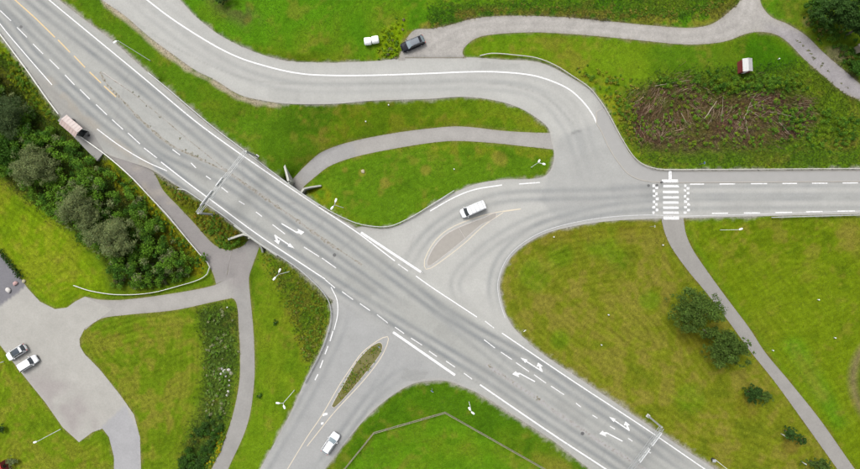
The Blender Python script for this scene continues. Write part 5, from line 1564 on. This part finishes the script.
# grass tufts that fray the edges of roads and rough ground
def tufts(name, label, prob, n, hgt, seed, bright=(.7, 1.35)):
    r = np.random.default_rng(seed)
    w = prob.ravel().astype(float); w /= w.sum()
    cdf = np.cumsum(w); i = np.searchsorted(cdf, r.random(n)); i = np.minimum(i, len(w)-1)
    x = GX.ravel()[i] + r.random(n)-.5; y = GY.ravel()[i] + r.random(n)-.5
    z = sample(ZG, x, y)-.02; f = S*(H-z)/H
    base = np.stack([(x-CX)*f, (CY-y)*f, z], 1)
    col = sample(C, x, y)*(bright[0]+(bright[1]-bright[0])*r.random(n))[:, None]
    Vs = []; 
    h = hgt*(.5+r.random(n))
    for k in range(3):
        a = r.random(n)*6.283; t = np.stack([np.cos(a), np.sin(a), np.zeros(n)], 1); q = np.stack([-np.sin(a), np.cos(a), np.zeros(n)], 1)
        wd = (h*.22)[:, None]
        tip = base + t*(h*(.5+.6*r.random(n)))[:, None] + np.array([0, 0, 1])*h[:, None]*.75
        Vs += [base - q*wd, base + q*wd, tip]
    V = np.stack(Vs, 1).reshape(-1, 3)
    F = np.arange(len(V)).reshape(-1, 3)
    o = bigmesh(name, V, F, M_blade, np.repeat(col, 9, 0)); o['kind'] = 'stuff'
    return tag(o, label, 'grass')
soft = ~hard
view = (GX > -15) & (GX < 875) & (GY > -15) & (GY < 484)
edgep = np.clip(blur(hard, 3)*3, 0, 1)*soft*view
tufts('edge_grass', 'ragged grass fringing the roads and paths', edgep, 26000, .12, 90, (.95, 1.6))
rough_p = (0.15 + np.clip((fb-.45)*3, 0, 1))*soft*view
tufts('meadow_grass', 'grass tufts over the meadows and verges', rough_p, 150000, .12, 91, (.75, 1.55))
tall = np.zeros((RH, RW))
for p in (BRUSH, DITCH, [(-10,40),(60,120),(110,165),(205,265),(150,290),(0,178)], [(655,74),(860,60),(860,168),(655,168),(620,130)], [(430,5),(740,-10),(740,15),(430,30)], [(262,248),(331,300),(312,372),(290,310)], [(152,172),(250,238),(232,250)]):
    tall = np.maximum(tall, blur(fill(np.array(p, float)), 4))
tufts('tall_grass', 'taller rough grass of the banks and the brush field', tall*soft*view, 60000, .30, 92, (.55, 1.4))

# ---------------------------------------------------------------- cleared brush
def sticks():
    r = np.random.default_rng(5)
    mb_v = []; mb_f = []; cc = []
    FANS = [((700,84),(-1.0,.42),26,9,120),((664,88),(-.6,.9),34,8,150),((676,108),(.35,.95),26,10,130),((690,98),(.8,.5),24,8,110),((748,107),(1,-.35),34,12,190),((748,108),(1,.22),30,10,120),
            ((770,120),(.9,.55),26,10,130),((744,112),(-.6,.6),20,8,90),((720,100),(-.2,.9),24,8,90),((790,104),(1,.15),26,7,110),((645,120),(.3,.9),22,8,90),((735,118),(.5,.6),22,10,90),((690,130),(-.9,.2),30,7,80),((645,98),(-.7,.5),18,7,70),((660,120),(-.5,.8),22,9,80),((800,116),(.9,.4),18,8,60)]
    for (x, y), d, L, sp, n in FANS:
        d = np.array(d)/np.linalg.norm(d); pn = np.array([-d[1], d[0]])
        for _ in range(int(n*1.05)):
            s = np.array([x, y]) + d*L*.75*r.random() + pn*sp*.95*r.normal()
            a = r.normal()*.22; dd = np.array([d[0]*math.cos(a)-d[1]*math.sin(a), d[0]*math.sin(a)+d[1]*math.cos(a)])
            e = s + dd*(3+9*r.random())
            A = np.array(G(*s, .1+.5*r.random())); B = np.array(G(*e, .05+.6*r.random()))
            t = B-A; t /= np.linalg.norm(t); u = np.cross(t, [0, 0, 1]); u /= np.linalg.norm(u)+1e-9; v = np.cross(t, u)
            rad = .011+.026*r.random()**2
            n0 = len(mb_v)
            for P, k in ((A, 1), (B, .5)):
                for q in range(3):
                    an = q*2.094; mb_v.append(P + (u*math.cos(an)+v*math.sin(an))*rad*k)
            mb_f += [(n0, n0+1, n0+4, n0+3), (n0+1, n0+2, n0+5, n0+4), (n0+2, n0, n0+3, n0+5)]
            c = [alb(118,90,74), alb(146,122,98), alb(96,72,58), alb(170,150,126), alb(122,80,66)][r.choice(5, p=[.26,.28,.10,.26,.10])]*(1.2+.8*r.random())
            cc += [c]*6
    o = bigmesh('brush_twigs', np.array(mb_v), np.array(mb_f), M_twig, np.array(cc)); o['kind'] = 'stuff'
    tag(o, 'heaps of brown cut twigs across the cleared field', 'brush')
sticks()
M_log = simple('bare_branch_wood', alb(190,176,154), .9, 0, .2, 6)
LOGS = [(704,119,717,101,.13,'bare pale log lying diagonally left of the middle of the brush'), (721,122,724,93,.05,'thin upright bare branch right of the pale log'),
        (743.8,119.7,749,106,.12,'thick pale branch stub at the middle of the brush fan'), (749,107,771,97,.06,'bare branch fanning up right from the stub'),
        (749,110,761,118,.06,'short bare branch fanning down right from the stub'), (746,120,747.5,136,.05,'thin branch running straight down below the stub'),
        (779,122,791,135,.06,'bare branch slanting down in the right half of the brush'), (762,104,764,112,.05,'short thin branch right of the brush fan'),
        (749,106,757,92,.05,'thin branch rising above the stub'), (681,113,692,130,.06,'thin grey branch slanting down in the left half of the brush'),
        (770,112,798,118,.05,'long thin branch lying level in the right half of the brush'), (712,118,706,128,.04,'small branch below the pale log'),
        (655,86,690,80,.06,'grey branch along the upper left edge of the brush')]
for i, (x0, y0, x1, y1, rad, lb) in enumerate(LOGS):
    rad *= .75
    A, B = Vector(G(x0, y0, .55)), Vector(G(x1, y1, .45))
    c0 = (A+B)/2; d = (B-A)
    pts = [A-c0]; 
    for k in (.25, .5, .75): pts.append(A+d*k-c0+Vector((random.uniform(-.12,.12), random.uniform(-.12,.12), random.uniform(-.06,.06))))
    pts.append(B-c0)
    mb = MB().path([tuple(p) for p in pts], [rad, rad*.95, rad*.85, rad*.7, rad*.45], 7)
    for k in (1, 2, 3):
        q = pts[k]; e = q + Vector((random.uniform(-.5,.5), random.uniform(-.5,.5), random.uniform(.05,.3)))
        mb.path([tuple(q), tuple((q+e)/2), tuple(e)], [rad*.4, rad*.3, rad*.1], 5)
    o = mb.build('bare_branch', M_log, None, True); o.location = c0
    tag(o, lb, 'branch', 'bare branches on the cleared brush')
